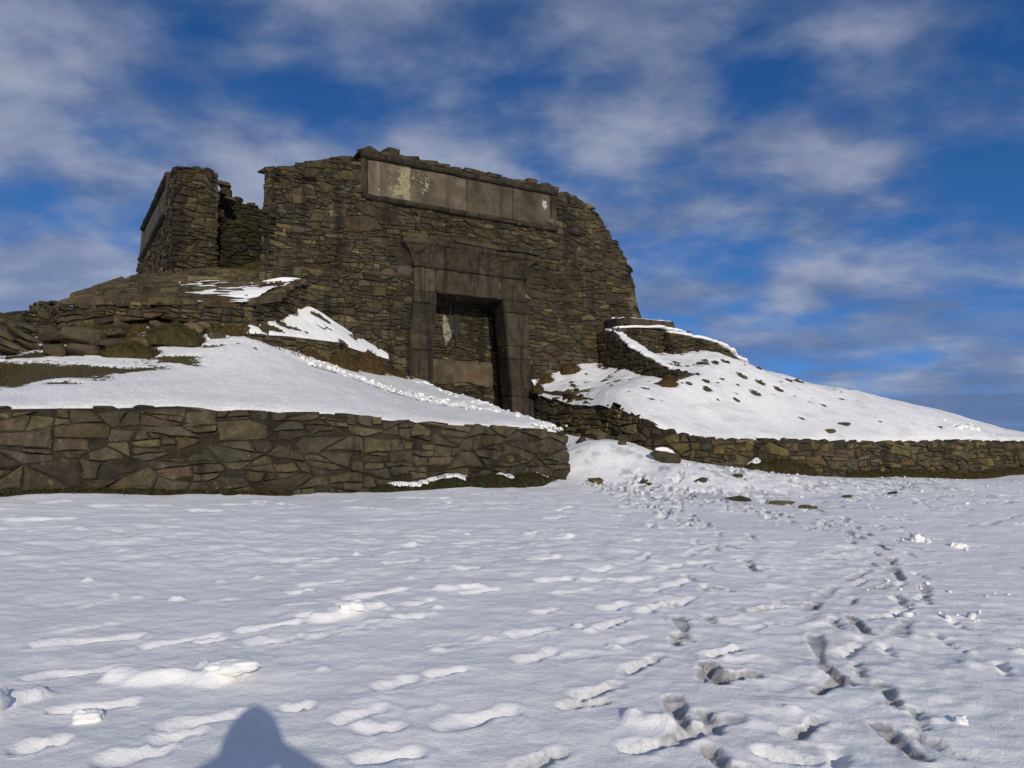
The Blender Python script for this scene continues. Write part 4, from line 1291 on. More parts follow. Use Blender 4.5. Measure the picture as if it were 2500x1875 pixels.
rf += [tuple(q + nb_ for q in f_[::-1]) for f_ in rf]
tag(put('render_band', rv, rf, M['slab'], tower, tint=(1.0, .95, .85)), 'pale band of old render across the blocking wall')
# limewash run and lime crust left on the blocking wall


def make_crust(name, c1, c2):
    m, nt, b = new_mat(name); g = G(nt)
    c = g.mix(g.rng(g.noise(9, 5, .6), .4, .62), c1, c2)
    g.l.new(c, b.inputs['Base Color']); b.inputs['Roughness'].default_value = .85
    a = g.rng(g.m('ADD', g.attr('cover'), g.m('MULTIPLY', g.m('SUBTRACT', g.noise(14, 6, .65), .5), 1.2)), .42, .62)
    g.l.new(a, b.inputs['Alpha'])
    return m


M['lime'] = make_crust('lime_crust', (0.28, 0.27, 0.21), (0.085, 0.10, 0.05))
M['lichen'] = make_crust('yellow_lichen', (0.26, 0.235, 0.12), (0.17, 0.15, 0.085))
M['whitecrust'] = make_crust('white_lichen', (0.40, 0.42, 0.38), (0.25, 0.26, 0.22))
M['algae'] = make_crust('black_algae', (0.012, 0.012, 0.010), (0.020, 0.019, 0.013))


def crust(name, mat, t0, t1, z0, z1, prof, n, label=None):
    """thin crust on a wall face; prof(u, v) says how fully it covers (u across, v up)"""
    V, F, C = [], [], []; a, b = 14, 26
    for j in range(b + 1):
        for i in range(a + 1):
            u, v = i / a, j / b
            V.append(FB(t0 + (t1 - t0) * u, z0 + (z1 - z0) * v, n)); C.append(prof(u, v))
    for j in range(b):
        for i in range(a): F.append((j * (a + 1) + i, j * (a + 1) + i + 1, (j + 1) * (a + 1) + i + 1, (j + 1) * (a + 1) + i))
    o = put(name, V, F, M[mat], tower, attrs={'cover': C})
    if label: tag(o, label)
    return o


def drip(u, v, wtop=.9, wmid=.75):
    c = .5 + .08 * math.sin(v * 5)
    w = .5 * np.interp(v, [0, .12, .34, .5, .75, 1], [.12, .35, .95, .8, .6, .3])
    return float(np.clip(1.0 - (abs(u - c) / w) ** 1.5, 0, 1)) * float(np.interp(v, [0, .1, .8, 1], [.5, 1, .75, .3]))


crust('lime_run', 'lime', -.50, .06, 4.72, 5.75, drip, -1.066, 'white and green lime crust run down the blocking wall')
crust('algae_run', 'algae', .0, .30, 4.7, 6.0, lambda u, v: float(np.clip(1.1 - (abs(u - .5) / (.2 + .3 * v)) ** 2, 0, 1)), -1.063, 'black damp streak beside the lime crust')
crust('lichen', 'lichen', -2.45, -1.78, 8.52, 9.48, lambda u, v: float(np.clip(.75 * fbm(np.array([u * 3.0]), np.array([v * 4.0]), 3, 7)[0] + .35 * u, 0, 1)), .034, 'pale yellow lichen over the right half of the first panel slab')
crust('lichen', 'whitecrust', 2.35, 2.85, 8.62, 9.42, lambda u, v: float(np.clip(1.0 - .8 * math.hypot((u - .62) / .30, (v - .66) / .26), 0, 1)), .034, 'white lichen splash on the last panel slab')
crust('lichen', 'lichen', -1.75, -1.2, 8.55, 9.45, lambda u, v: .62 * float(fbm(np.array([u * 3.0 + 8]), np.array([v * 4.0]), 3, 9)[0]) + .1 * v, .034)
# reveals of the recess, behind the jambs
for sgn, nm in ((-1, 'left'), (1, 'right')):
    t0 = -1.22 if sgn < 0 else 1.34
    RP = Path([(t0, -.5), (t0 + .0 * sgn, -1.25)], side=-sgn if sgn < 0 else 1, batter=0)
    RP.N = np.array([[-sgn, 0.0], [-sgn, 0.0]])
    def RF(s, z, d, t0=t0, sgn=sgn):
        t = t0 + sgn * (4.0 - z) * .07 * 1.0 - sgn * d
        n = -.5 - s - BAT * (z - 2.5)
        return W(t, n, z)
    rr = random.Random(90 + sgn)
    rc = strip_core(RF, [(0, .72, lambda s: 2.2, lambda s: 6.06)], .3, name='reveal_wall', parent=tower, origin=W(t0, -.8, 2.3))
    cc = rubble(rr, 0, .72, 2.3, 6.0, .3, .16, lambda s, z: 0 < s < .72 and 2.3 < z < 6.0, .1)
    masonry(rc, cc, RF, rr, 300, .2, proud=(0, .03), joint=.01)  # very low tint: recess shade and black algae put into the stone colour
# icicles under the lintel
for i, t in enumerate([-.32, -.26, .62]):
    L = [.17, .12, .12][i]
    c = FB(t, 6.02, -.06); V = []; F = []
    for k2, (u, r) in enumerate([(0, .007), (.35, .005), (.75, .003)]):
        for j in range(6): V.append((c[0] + r * math.cos(j * math.pi / 3), c[1] + r * math.sin(j * math.pi / 3), c[2] + .01 - u * L))
    V.append((c[0], c[1], c[2] - L))
    for k2 in range(2):
        for j in range(6): F.append((k2 * 6 + j, k2 * 6 + (j + 1) % 6, (k2 + 1) * 6 + (j + 1) % 6, (k2 + 1) * 6 + j))
    for j in range(6): F.append((12 + j, 12 + (j + 1) % 6, 18))
    F.append(tuple(range(6)))
    V, F = fix(V, F)
    tag(put('icicle', V, F, M['ice'], origin=c), ['longer icicle of the pair hanging left of the middle of the lintel', 'shorter icicle of the pair hanging left of the middle of the lintel', 'single icicle hanging nearer the right end of the lintel'][i], 'icicle', 'icicles under the lintel')

# ------------------------------------------------------------------ what is left of the tower's left-hand side
rng = random.Random(21)
pier = empty('tower_corner', W(-7, -4, 5.5))
tag(pier, 'broken tower corner standing apart at left, with a second panel on its side', 'tower corner')
PP = Path([(-7.46, -13.2), (-7.46, -3.0), (-7.42, -2.95), (-6.33, -2.95), (-6.28, -3.0), (-6.28, -4.6)], side=1, batter=.03, zr=6.5)
def sP(t): return 10.2 + .064 + (t + 7.42)
pier_top = lin([(0, 8.0), (1.0, 8.5), (2.1, 9.62), (5.0, 9.78), (8.5, 9.62), (9.6, 9.45), (10.2, 9.34), (sP(-7.3), 9.37), (sP(-6.6), 9.44), (sP(-6.4), 9.42), (sP(-6.33), 9.36), (sP(-6.33) + .3, 9.3), (sP(-6.28) + 1.6, 9.1)])
pcore = strip_core(PP, [(0, sP(-6.9), lambda s: 5.2, lambda s: pier_top(s) - .08), (sP(-6.9), PP.L, lambda s: 5.2, lambda s: pier_top(s) - .08)], .55, name='corner_wall', parent=pier, origin=W(-7, -3.4, 5.4))


def in_pier(s, z):
    if s < 9.0 and 1.85 < s < 8.6 and 8.45 < z: return False
    return 0.02 < s < PP.L - .02 and 5.6 < z < pier_top(s) - .04


cells = rubble(rng, 0, PP.L, 5.4, 9.8, .36, .15, in_pier, sg=.75, warp=.05, lose=.1)
masonry(pcore, cells, PP, rng, 300, 1.0, proud=(-.005, .055), joint=.011, tilt=.06)
coping(pcore, PP, 8.7, PP.L - .1, pier_top, random.Random(3), w=(.22, .5), h=(.05, .1), depth=.5, inset=.22, rise=-.02)
coping(pcore, PP, .2, 8.7, pier_top, random.Random(4), w=(.35, .7), h=(.05, .1), depth=.5, inset=.15, rise=.0)
for (t, z, L, h) in [(-6.1, 9.12, .4, .2), (-6.02, 8.93, .5, .22), (-5.98, 8.72, .45, .2)]:
    V, F = hull_rock(rng, L, .6, h, 18)
    V = rot(V, 0, .2, math.atan2(UX[1], UX[0])) + np.array(W(t, -3.45, z)); put('coping_stone', V, F, M['stone'], pcore, tint=tint(rng))


def SB(n, z, d):            # side face of the corner: n along the wall, d out from it (towards -t)
    return W(-7.46 - d + .03 * (z - 6.5), n, z)


sp = put('side_panel', *fix(*prism([SB(n, z, -.02) for n, z in [(-4.75, 8.5), (-11.1, 8.5), (-11.1, 9.58), (-4.75, 9.58)]], [SB(n, z, -.3) for n, z in [(-4.75, 8.5), (-11.1, 8.5), (-11.1, 9.58), (-4.75, 9.58)]])), M['mortar'], pier, tint=(.04, .034, .024))
for a, b in zip([-4.95, -6.15, -7.9, -9.5], [-6.15, -7.9, -9.5, -10.95]):
    V, F = block([(a - .008, 8.52), (b + .008, 8.52), (b + .008, 9.5), (a - .008, 9.5)], .015, -.1, f=SB, rng=rng, jitter=.004, bevel=.01)
    put('slab', V, F, M['slab'], sp, tint=(1.1, 1.1, 1.1))
for z, r_ in ((9.58, .085), (8.46, .075)):
    for a, b in ((-4.65, -6.8), (-6.8, -9), (-9, -11.2)):
        V, F = roll(SB(a, z, .06), SB(b, z, .06), r_, rng, worn=.02); put('moulding', V, F, M['dressed'], sp, tint=tint(rng, 1.0, DRESS))
for a, b in ((-4.62, -4.85), (-11.0, -11.22)):
    V, F = block([(a, 8.45), (b, 8.45), (b, 9.6), (a, 9.6)], .08, -.12, f=SB, rng=rng, jitter=.006, bevel=.04); put('side_moulding', V, F, M['dressed'], sp, tint=tint(rng, 1.4, DRESS))
# inner wall seen through the breach
GP = Path([(-6.5, -4.1), (-4.4, -4.1)], side=1, batter=.02, zr=7)
gtop = lin([(0, 9.3), (.35, 9.25), (.75, 9.08), (1.0, 8.93), (1.35, 9.02), (1.6, 8.88), (1.8, 8.5), (1.95, 8.0), (2.05, 7.4), (2.1, 7.2)])
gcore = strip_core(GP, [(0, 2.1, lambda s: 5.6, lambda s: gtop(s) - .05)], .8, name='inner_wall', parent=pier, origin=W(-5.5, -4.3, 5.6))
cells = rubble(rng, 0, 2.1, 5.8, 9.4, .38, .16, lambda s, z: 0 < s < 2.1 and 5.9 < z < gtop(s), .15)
MOSSY_SHADE = [((0.036, 0.036, 0.016), 3), ((0.026, 0.025, 0.018), 3), ((0.050, 0.048, 0.022), 1)]  # moss colours, darkened to paint in the shade of the tower corner
masonry(gcore, cells, GP, rng, 300, 1.0, pal=MOSSY_SHADE, proud=(-.005, .06), joint=.01)
for (s, z) in [(.5, 9.2), (.95, 9.05), (1.3, 9.0), (1.6, 8.84), (1.76, 8.55), (1.86, 8.25), (1.94, 7.95)]:
    V, F = hull_rock(rng, rng.uniform(.3, .45), .5, rng.uniform(.18, .3), 18)
    x, y, z_ = GP(np.array([s]), np.array([z]), np.array([-.2])); V = rot(V, 0, 0, math.atan2(UX[1], UX[0])) + np.array([float(x[0]), float(y[0]), z - .05]); put('coping_stone', V, F, M['stone'], gcore, tint=tint(rng, .9))

# ------------------------------------------------------------------ sloping stone terrace below the tower corner
rng = random.Random(31)
TS = rbf([(-9.85, .9, 4.66), (-9.0, 1.15, 4.78), (-8, 1.25, 4.86), (-6.35, 1.3, 4.98), (-4.87, .15, 5.84), (-8.99, -1, 5.48), (-8.4, -2.5, 6.02), (-7.5, -3, 6.3), (-6.35, -3, 6.58), (-5.2, -3, 6.62), (-5.2, -1, 6.1), (-10.3, -1, 5.0), (-9.6, -3, 5.6), (-5.6, .7, 5.4), (-4.4, -1, 6.1)], 0.02)
TP_ = Path([(-10.6, -3.2), (-9.95, .75), (-9.80, .92), (-9.2, 1.15), (-8, 1.3), (-6.9, 1.42), (-6.45, 1.38), (-6.25, 1.28), (-4.62, -.12)], side=1, batter=.06, zr=5)


def path_tn(P, s):
    return float(np.interp(s, P.s, P.P[:, 0])), float(np.interp(s, P.s, P.P[:, 1]))


def terr_top(s):
    t, n = path_tn(TP_, s)
    return float(TS(np.array([t]), np.array([n]))[0])


def terr_bot(s):
    t, n = path_tn(TP_, s)
    if n < .5 and t < -9: return 3.9
    return float(np.interp(t, [-9.9, -9.3, -8.9, -8.3, -7.7, -7.3, -6.4, -4.6], [4.0, 4.24, 4.36, 4.46, 4.40, 4.32, 4.2, 4.9]))


x_, y_, z_ = TP_(np.array([TP_.L * .6]), np.array([4.4]), np.array([0.0]))
terrace = strip_core(TP_, [(0, TP_.L, lambda s: terr_bot(s) + .03, lambda s: terr_top(s) - .07)], .5, name='stone_terrace', origin=(float(x_[0]), float(y_[0]), 4.3))
tag(terrace, 'undercut sloping terrace of flat rubble courses below the broken tower corner', 'terrace')
cells = rubble(rng, 0, TP_.L, 3.8, 6.0, .42, .15, lambda s, z: 0 < s < TP_.L and terr_bot(s) < z < terr_top(s) - .04, .15)
cells = [[(a, min(b, terr_top(a) + .01)) for a, b in c] for c in cells]
masonry(terrace, cells, TP_, rng, 130, 1.25, proud=(0, .06), joint=.011)


def in_poly(p, poly):
    x, y = p; c = False
    for i in range(len(poly)):
        (x1, y1), (x2, y2) = poly[i], poly[i - 1]
        if (y1 > y) != (y2 > y) and x < (x2 - x1) * (y - y1) / (y2 - y1) + x1: c = not c
    return c


TPOLY = [(-9.9, .9), (-9.2, 1.2), (-8, 1.35), (-6.9, 1.45), (-6.35, 1.35), (-4.65, .0), (-4.9, -.6), (-5.6, -3.6), (-7.3, -3.6), (-8.6, -3.6), (-9.4, -1.4)]
# paving courses: each row is laid flatter than the slope, so its front edge stands up as a low step
def TSF(t, nn, d):
    z = TS(t, nn); x, y, _ = W(t, nn, 0)
    return x, y, z + d
pv = rubble(rng, -10.1, -4.4, -3.6, 1.5, .62, .36, lambda t, n: in_poly((t, n), TPOLY))
pcore2 = put('paving_bed', *(lambda T, N: ([(*W(t, n, 0)[:2], float(TS(np.array([t]), np.array([n]))[0]) - .06) for n in N for t in T], [(j * len(T) + i, (j + 1) * len(T) + i, (j + 1) * len(T) + i + 1, j * len(T) + i + 1) for j in range(len(N) - 1) for i in range(len(T) - 1) if in_poly((T[i] + .1, N[j] + .1), TPOLY)]))(np.arange(-10, -4.4, .2), np.arange(-3.6, 1.5, .2)), M['mortar'], terrace, tint=(.04, .034, .024))
for c in pv:
    cy = sum(p[1] for p in c) / len(c); cxx = sum(p[0] for p in c) / len(c)
    def PF(t, nn, d, cy=cy):
        z = TS(t, np.full_like(np.asarray(nn, float), cy)) * .7 + TS(t, nn) * .3; x, y, _ = W(t, nn, 0)
        return x, y, z + d + .03
    V, F = stone_geo(rng, c, PF, joint=.014, proud=(-.01, .05), depth=.14, soft=.86, tilt=.06)
    put('paving_stone', V, F, M['stone'], pcore2, tint=tint(rng, 1.4))

# ------------------------------------------------------------------ crumbling wall at the far left
FW = Path([(-11.6, -3.2), (-11.15, -.55), (-11.0, -.42), (-9.75, -.35)], side=1, batter=.05, zr=4.2)
simple_wall('crumbling_wall', 'low crumbling rubble wall at the far left edge behind boulders', 'wall', FW, lin([(0, 4.75), (2.7, 4.62), (3.2, 4.72), (4.4, 4.74)]), lin([(0, 3.6), (4.4, 3.9)]), .36, .14, .5, 41, 1.1, proud=(-.005, .06))

# ------------------------------------------------------------------ front retaining walls
LWP = Path([(-18, 5.55), (-12, 5.56), (-10, 5.55), (-6, 5.55), (-3, 5.56), (-1.2, 5.56), (-.62, 5.48), (-.32, 5.22), (-.28, 4.9), (-.8, 2.7), (-1.35, .05)], side=1, batter=.07, zr=1.0)
ltop = lin([(0, 1.95), (2, 2.1), (7.2, 2.30), (8.12, 2.34), (8.77, 2.36), (9.64, 2.42), (10.1, 2.36), (11.6, 2.34), (12.2, 2.36), (13.36, 2.26), (14.9, 2.19), (16.65, 2.14), (17.3, 2.08), (18.0, 2.08), (19.5, 2.45), (21, 2.85), (23, 3.4)])

lw = simple_wall('retaining_wall', 'long rough rubble wall with rounded end in front of the left snow slope', 'wall', LWP, ltop, lin([(0, .8), (12, .85), (17, .8), (18, .8), (19.5, 1.1), (23, 1.9)]), .52, .21, .42, 51, 1.18, warp=.11, lose=.25, sg=.7, knock=.5, rough=.02, pal=[((0.098, 0.084, 0.064), 5), ((0.086, 0.075, 0.060), 5), ((0.104, 0.090, 0.060), 3), ((0.062, 0.053, 0.042), 3), ((0.125, 0.110, 0.075), 1.5), ((0.078, 0.073, 0.062), 2)], proud=(-.012, .065), joint=.011, tilt=.09)
coping(lw, LWP, 5.5, 17.6, lambda s: ltop(s), random.Random(6), w=(.3, .8), h=(.03, .06), depth=.3, inset=.15, rise=-.035, gap=.9, gain=1.1)
RWP = Path([(1.95, .05), (2.1, 1.5), (2.1, 3), (2.02, 4.2), (2.12, 4.85), (2.4, 5.3), (2.9, 5.52), (3.6, 5.58), (8, 5.58), (16, 5.6), (24, 5.62)], side=1, batter=.05, zr=1.2)
def rtop(s):
    t, n = path_tn(RWP, s)
    if s < 5.0: return float(np.interp(n, [0, 1, 2.5, 4, 5.0], [3.42, 3.36, 3.1, 2.70, 2.34]))
    return float(np.interp(t, [2.2, 2.5, 3.2, 3.8, 7.5, 11, 14.2, 17.7, 24], [2.28, 2.14, 2.02, 1.97, 1.97, 1.95, 2.02, 2.0, 1.9]))
rbot = lin([(0, 2.1), (2, 1.9), (4.2, 1.5), (5.5, 1.25), (7, 1.15), (10, .9), (14, .75), (26, .65)])

rw = simple_wall('retaining_wall', 'curving rubble wall running from the doorway along the foot of the right snow slope', 'wall', RWP, rtop, rbot, .46, .21, .42, 52, 1.18, warp=.08, lose=.15, sg=.6, knock=.55, pal=PALETTE + [((.14, .118, .055), 5), ((.12, .10, .05), 4)], proud=(0.0, .06), joint=.014, tilt=.07)
coping(rw, RWP, .3, 9.5, rtop, random.Random(7), w=(.25, .45), h=(.05, .10), depth=.32, inset=.15, rise=-.04, gap=.2, gain=.95)
coping(rw, RWP, 9.5, 22, rtop, random.Random(71), w=(.25, .6), h=(.03, .07), depth=.3, inset=.15, rise=-.03, gap=.4, gain=.95)

# ------------------------------------------------------------------ low wall left of the doorway, with the snow bank it holds
HP = Path([(-6.5, 1.78), (-5.6, 1.56), (-4.2, 1.0), (-2.4, .1)], side=1, batter=.04, zr=4)
simple_wall('low_wall', 'short low rubble wall holding a snow bank left of the doorway', 'wall', HP, lin([(0, 4.24), (1, 4.3), (2.3, 4.32), (3.2, 4.2), (4.5, 4.08)]), lin([(0, 3.7), (4.5, 3.3)]), .42, .17, .35, 53, 1.05, proud=(0, .07), tilt=.06)
BK = rbf([(-6.5, 1.75, 4.25), (-5.6, 1.5, 4.32), (-4.2, .95, 4.28), (-2.4, .1, 4.08), (-4.5, .0, 5.2), (-6.2, 1.3, 4.5), (-5.4, .6, 4.75), (-3.4, 0, 4.62), (-4.9, .9, 4.5)], .01)
def keepB(T, N):
    return (N < lowwall_n(T) - .02) & (N > -.05) & (T < -2.45) & (T > -6.55) & (N > (-.12 + (T + 4.62) * -.84) - .12)
def bareB(T, N):
    w = fbm(T * 4, N * 4, 3, 121)
    b = blob(T, N + .3 * (w - .5), -5.35, .9, .35, .14, .95) + blob(T, N, -5.9, 1.35, .4, .13, 1.0) + blob(T, N, -4.35, .16, .34, .12, 1.0) + .6 * sstep(.62, .7, w)
    return np.clip(b, 0, 1.1)
mound('snow_bank', BK, -6.6, -2.3, -.2, 1.9, .04, keepB, lambda T: lowwall_n(T) - .12 + .05 * (fbm(T * 3, T * 0, 2, 4) - .5), bareB, lambda T, N: 0 * T, lambda T, N: .04 * (fbm(T * 4, N * 4, 3, 5) - .5), 'small wedge of snow lying between the low wall and the tower')

# ------------------------------------------------------------------ right of the tower: wing wall, stair pit and bastion wall
WP = Path([(4.42, .0), (4.40, 2.75), (4.5, 2.98), (4.75, 3.06), (5.7, 2.85)], side=-1, batter=.03, zr=4)
wtop = lin([(0, 5.40), (.64, 5.27), (1.0, 4.98), (2.06, 4.40), (2.75, 4.04), (3.0, 3.96), (3.5, 3.94), (4.2, 3.9)])
WP2 = Path([(4.40, .0), (4.38, 2.75), (4.5, 2.98), (4.75, 3.06), (5.7, 2.85)], side=-1)
WP.N = np.array([[-1, 0], [-1, .1], [-.8, .8], [-.1, 1.0], [.15, 1.0]])
wing = simple_wall('wing_wall', 'dark wing wall stepping down from the tower beside the stair pit, snow along its top', 'wall', WP, wtop, lin([(0, 4.1), (.8, 3.8), (2.3, 3.55), (3, 3.4), (4.2, 3.55)]), .36, .16, .45, 54, .72, proud=(0, .05))
PB = Path([(4.6, .78), (6.3, .85)], side=1, batter=.02, zr=5)
simple_wall('pit_wall', 'rubble wall at the back of the stair pit right of the tower', 'wall', PB, lin([(0, 5.2), (.5, 5.42), (1.7, 5.50)]), lin([(0, 4.2), (1.7, 4.2)]), .34, .17, .5, 55, .95, proud=(0, .05))
BW = Path([(6.28, .85), (6.32, 1.12), (6.8, 1.15), (8.2, 1.2), (9.0, 1.12), (9.8, .95), (10.5, .7), (11.2, .3)], side=1, batter=.05, zr=4.5)
def bwtop(s):
    t, n = path_tn(BW, s); return float(np.interp(t, [6.28, 6.34, 6.74, 8.2, 8.9, 9.72, 10.45, 11.2], [5.42, 5.36, 5.30, 5.16, 4.93, 4.64, 4.42, 4.1]))
bast = simple_wall('bastion_wall', 'low bastion wall curving down the right slope under a strip of snow', 'wall', BW, bwtop, lin([(0, 4.3), (1, 4.35), (2.2, 4.55), (3.3, 4.3), (5.2, 3.8)]), .38, .13, .6, 56, .95, proud=(0, .06))
# plinth stones at the tower's right foot
for (t0, t1, z0, z1, n0, g_, lb) in [(5.12, 7.2, 5.56, 5.80, .42, 1.5, 'long dressed plinth block at the right foot of the tower'), (4.74, 5.08, 5.42, 5.73, .46, .55, 'small dark stone block beside the long plinth block, capped with snow')]:
    V, F = block([(t0, z0), (t1, z0), (t1 - .02, z1 + .02), (t0, z1)], n0, -.2, f=lambda t, z, n: W(t, n, z), rng=rng, jitter=.008, bevel=.03)
    tag(put('plinth_block', V, F, M['dressed'], tint=tint(rng, g_, DRESS)), lb, 'stone block')
# bed under the plinth, level with the tops of the walls around the pit
V, F = block([(4.6, 5.1), (7.6, 5.1), (7.6, 5.5), (4.6, 5.4)], .72, -1.5, f=lambda t, z, n: W(t, n, z), rng=rng, jitter=.02, bevel=.03)
tag(put('tower_footing', V, F, M['stone'], tint=(.08, .068, .05)), 'ledge of masonry under the plinth block at the right of the tower', 'footing')


# ------------------------------------------------------------------ snow lying on ledges
def ribbon(name, pts, width, thick, label, seed, back=(0, 0), jag=.8):
    """strip of snow along a ledge: pts are (t, n, z, width factor)"""
    r = random.Random(seed); P = np.array(pts, float)
    L = np.concatenate([[0], np.cumsum(np.linalg.norm(np.diff(P[:, :3], axis=0), axis=1))])
    k = max(6, int(L[-1] / .06)); ss = np.linspace(0, L[-1], k)
    T = np.interp(ss, L, P[:, 0]); N = np.interp(ss, L, P[:, 1]); Z = np.interp(ss, L, P[:, 2]); Wf = np.interp(ss, L, P[:, 3])
    nz = fbm(ss * 4.5, ss * 0 + seed, 4, seed, .6)
    dt = np.gradient(T); dn = np.gradient(N); m = np.hypot(dt, dn) + 1e-9
    pt, pn = -dn / m, dt / m
    V, F = [], []
    prof = [(-.5, -.04), (-.47, .45), (-.3, .9), (0, 1.0), (.3, .85), (.47, .4), (.5, -.04)]
    for i in range(k):
        w = width * Wf[i] * (1 + jag * (nz[i] - .5) * 2); h = thick * min(1, Wf[i] * 1.4) * (.6 + .8 * nz[i])
        sh = width * .5 * jag * (nz[-1 - i] - .5)
        for (a, b) in prof:
            V.append(W(T[i] + pt[i] * (a * w + sh), N[i] + pn[i] * (a * w + sh), Z[i] + (b * h if b > 0 else b)))
    q = len(prof)
    for i in range(k - 1):
        for j in range(q - 1): F.append((i * q + j, i * q + j + 1, (i + 1) * q + j + 1, (i + 1) * q + j))
        F.append((i * q + q - 1, i * q, (i + 1) * q, (i + 1) * q + q - 1))
    F.append(tuple(range(q))); F.append(tuple((k - 1) * q + j for j in range(q))[::-1])
    V, F = fix(V, F)
    n_ = len(V)
    return tag(put(name, V, F, M['snow'], smooth=True, attrs={'bare': np.zeros(n_), 'dirt': np.zeros(n_)}), label, 'snow', kind='stuff')


ribbon('snow_cap', [(4.72, .1, 5.40, .5), (4.7, .6, 5.30, 1), (4.68, 1.0, 5.02, 1), (4.66, 2.0, 4.46, 1), (4.62, 2.75, 4.06, .8), (4.75, 2.95, 3.97, .3)], .40, .05, 'snow strip on the sloping top of the wing wall', 3)
ribbon('snow_cap', [(4.6, .55, 5.40, .6), (5.3, .68, 5.47, 1), (6.2, .75, 5.52, 1), (6.9, .7, 5.5, .8), (7.55, .6, 5.46, .2)], .46, .035, 'snow on the ledge below the plinth block', 4)
ribbon('snow_cap', [(6.45, .85, 5.36, .6), (6.8, .95, 5.33, 1), (8.2, 1.0, 5.2, 1.1), (8.9, .92, 4.97, 1), (9.7, .75, 4.68, 1), (10.4, .5, 4.47, .9), (10.9, .3, 4.26, .3)], .46, .06, 'snow strip along the top of the bastion wall', 5)
ribbon('snow_cap', [(5.15, .2, 5.80, .4), (6.0, .2, 5.82, .8), (7.1, .2, 5.83, .5)], .4, .03, 'thin snow on the long plinth block', 6)
ribbon('snow_cap', [(4.76, .25, 5.74, .8), (5.05, .25, 5.74, .8)], .3, .04, 'snow on the small dark stone block', 7)


def snow_patch(name, f, t0, t1, n0, n1, mask, thick, label, st=.03):
    T, N = np.meshgrid(np.arange(t0, t1, st), np.arange(n0, n1, st))
    m = mask(T, N)
    Z = f(T, N) + thick * np.clip(m, -.6, 1) + .012 * (fbm(T * 6, N * 6, 2, 3) - .5)
    ny, nx = T.shape; idx = np.arange(nx * ny).reshape(ny, nx)
    q = np.stack([idx[:-1, :-1], idx[1:, :-1], idx[1:, 1:], idx[:-1, 1:]], -1).reshape(-1, 4)
    q = q[(m.ravel()[q] > -.5).all(axis=1)]
    X, Y, _ = W(T, N, 0)
    ob = grid_mesh(name, X, Y, Z, q, M['snow'], {'bare': 0 * T, 'dirt': 0 * T}, None, W(.5 * (t0 + t1), .5 * (n0 + n1), float(Z.mean())))
    return tag(ob, label, 'snow', kind='stuff')


def tmask(T, N):
    w = fbm(T * 1.6, N * 5, 4, 131) - .5
    # along the outer edge of the terrace's right flank, and in two thin drifts up the steps
    e = -(N - 1.35 + (T + 6.35) * .82)          # distance in from the flank edge
    a = blob(T, N + .25 * w, -5.95, .72, .75, .30, 1.7) - .55
    b = blob(T, N, -5.3, .02, .55, .05, 1.6) - .6
    c = blob(T, N, -6.5, .95, .9, .07, 1.3) - .6
    m = np.maximum(np.maximum(a, b), c) + 1.2 * w
    return np.where(e > .05, m, -1)


snow_patch('snow_drift', lambda T, N: TS(T, N) + .06, -7.6, -4.7, -.5, 1.4, tmask, .07, 'thin snow drift on the right shoulder of the stone terrace')

# ------------------------------------------------------------------ boulders, stones, turf
rng = random.Random(61)
ROCKPAL = [((0.105, 0.088, 0.062), 3), ((0.085, 0.075, 0.058), 3), ((0.11, 0.094, 0.055), 2)]


def boulder(t, n, z, sx, sy, sz, rz, label, gain=1.0, group=None, tilt=(0, 0), sub=True, name='boulder', cat='boulder', k=22, world_xy=None):
    V, F = hull_rock(rng, sx, sy, sz, k, sub=sub)
    V = rot(V, tilt[0], tilt[1], rz)
    if name == 'boulder' and t < -6: z -= .05
    c = np.array(W(t, n, z)) if world_xy is None else np.array([world_xy[0], world_xy[1], z])
    return tag(put(name, V + c, F, M['rock'], origin=c, tint=tint(rng, gain * 1.35, ROCKPAL)), label, cat, group)


A0 = math.atan2(UX[1], UX[0])
for a in [(-9.68, 1.85, 3.93, .85, .6, .42, A0 + .1, 'broad flat topped boulder below the left end of the terrace', 1.0),
          (-10.18, 1.75, 3.95, .6, .6, .36, A0 - .3, 'dark boulder wedged left of the flat topped one under the crumbling wall', .7),
          (-7.62, 1.75, 4.22, .8, .5, .42, A0 + .1, 'smooth pale boulder leaning in the turf below the middle of the terrace', 1.1),
          (-7.08, 1.75, 4.08, .5, .5, .36, A0, 'rounded boulder at the right of the turf hump below the terrace', .9),
          (-9.05, 1.6, 4.08, .42, .4, .26, A0, 'small boulder in brown grass close under the terrace', .95),
          (-9.18, 2.1, 3.80, .75, .5, .2, A0 - .2, 'thin slab of rock lying in snow below the terrace', 1.05),
          (-9.66, 2.3, 3.62, .7, .5, .28, A0 + .2, 'low mossy boulder among snow left of the thin slab', .8),
          (-8.55, 1.9, 3.86, .55, .5, .28, A0 + .5, 'squat boulder beside the turf hump', 1.0),
          (-10.1, 2.35, 3.55, .45, .45, .3, A0, 'knobbly stone at the edge of the left turf', .75),
          (-6.62, 1.98, 3.92, .55, .35, .2, A0 + .3, 'low stone with snow behind it left of the low wall', .85),
          (-6.9, 2.3, 3.72, .3, .25, .12, A0, 'small flat stone at the top of the smooth snow', .85),
          (-8.9, 1.28, 4.30, .4, .3, .2, A0, 'stone stuck in the hollow under the terrace', .7),
          (-8.25, 1.3, 4.36, .34, .3, .2, A0, 'second stone propping the hollow under the terrace', .75)]:
    boulder(*a[:7], a[7], a[8])
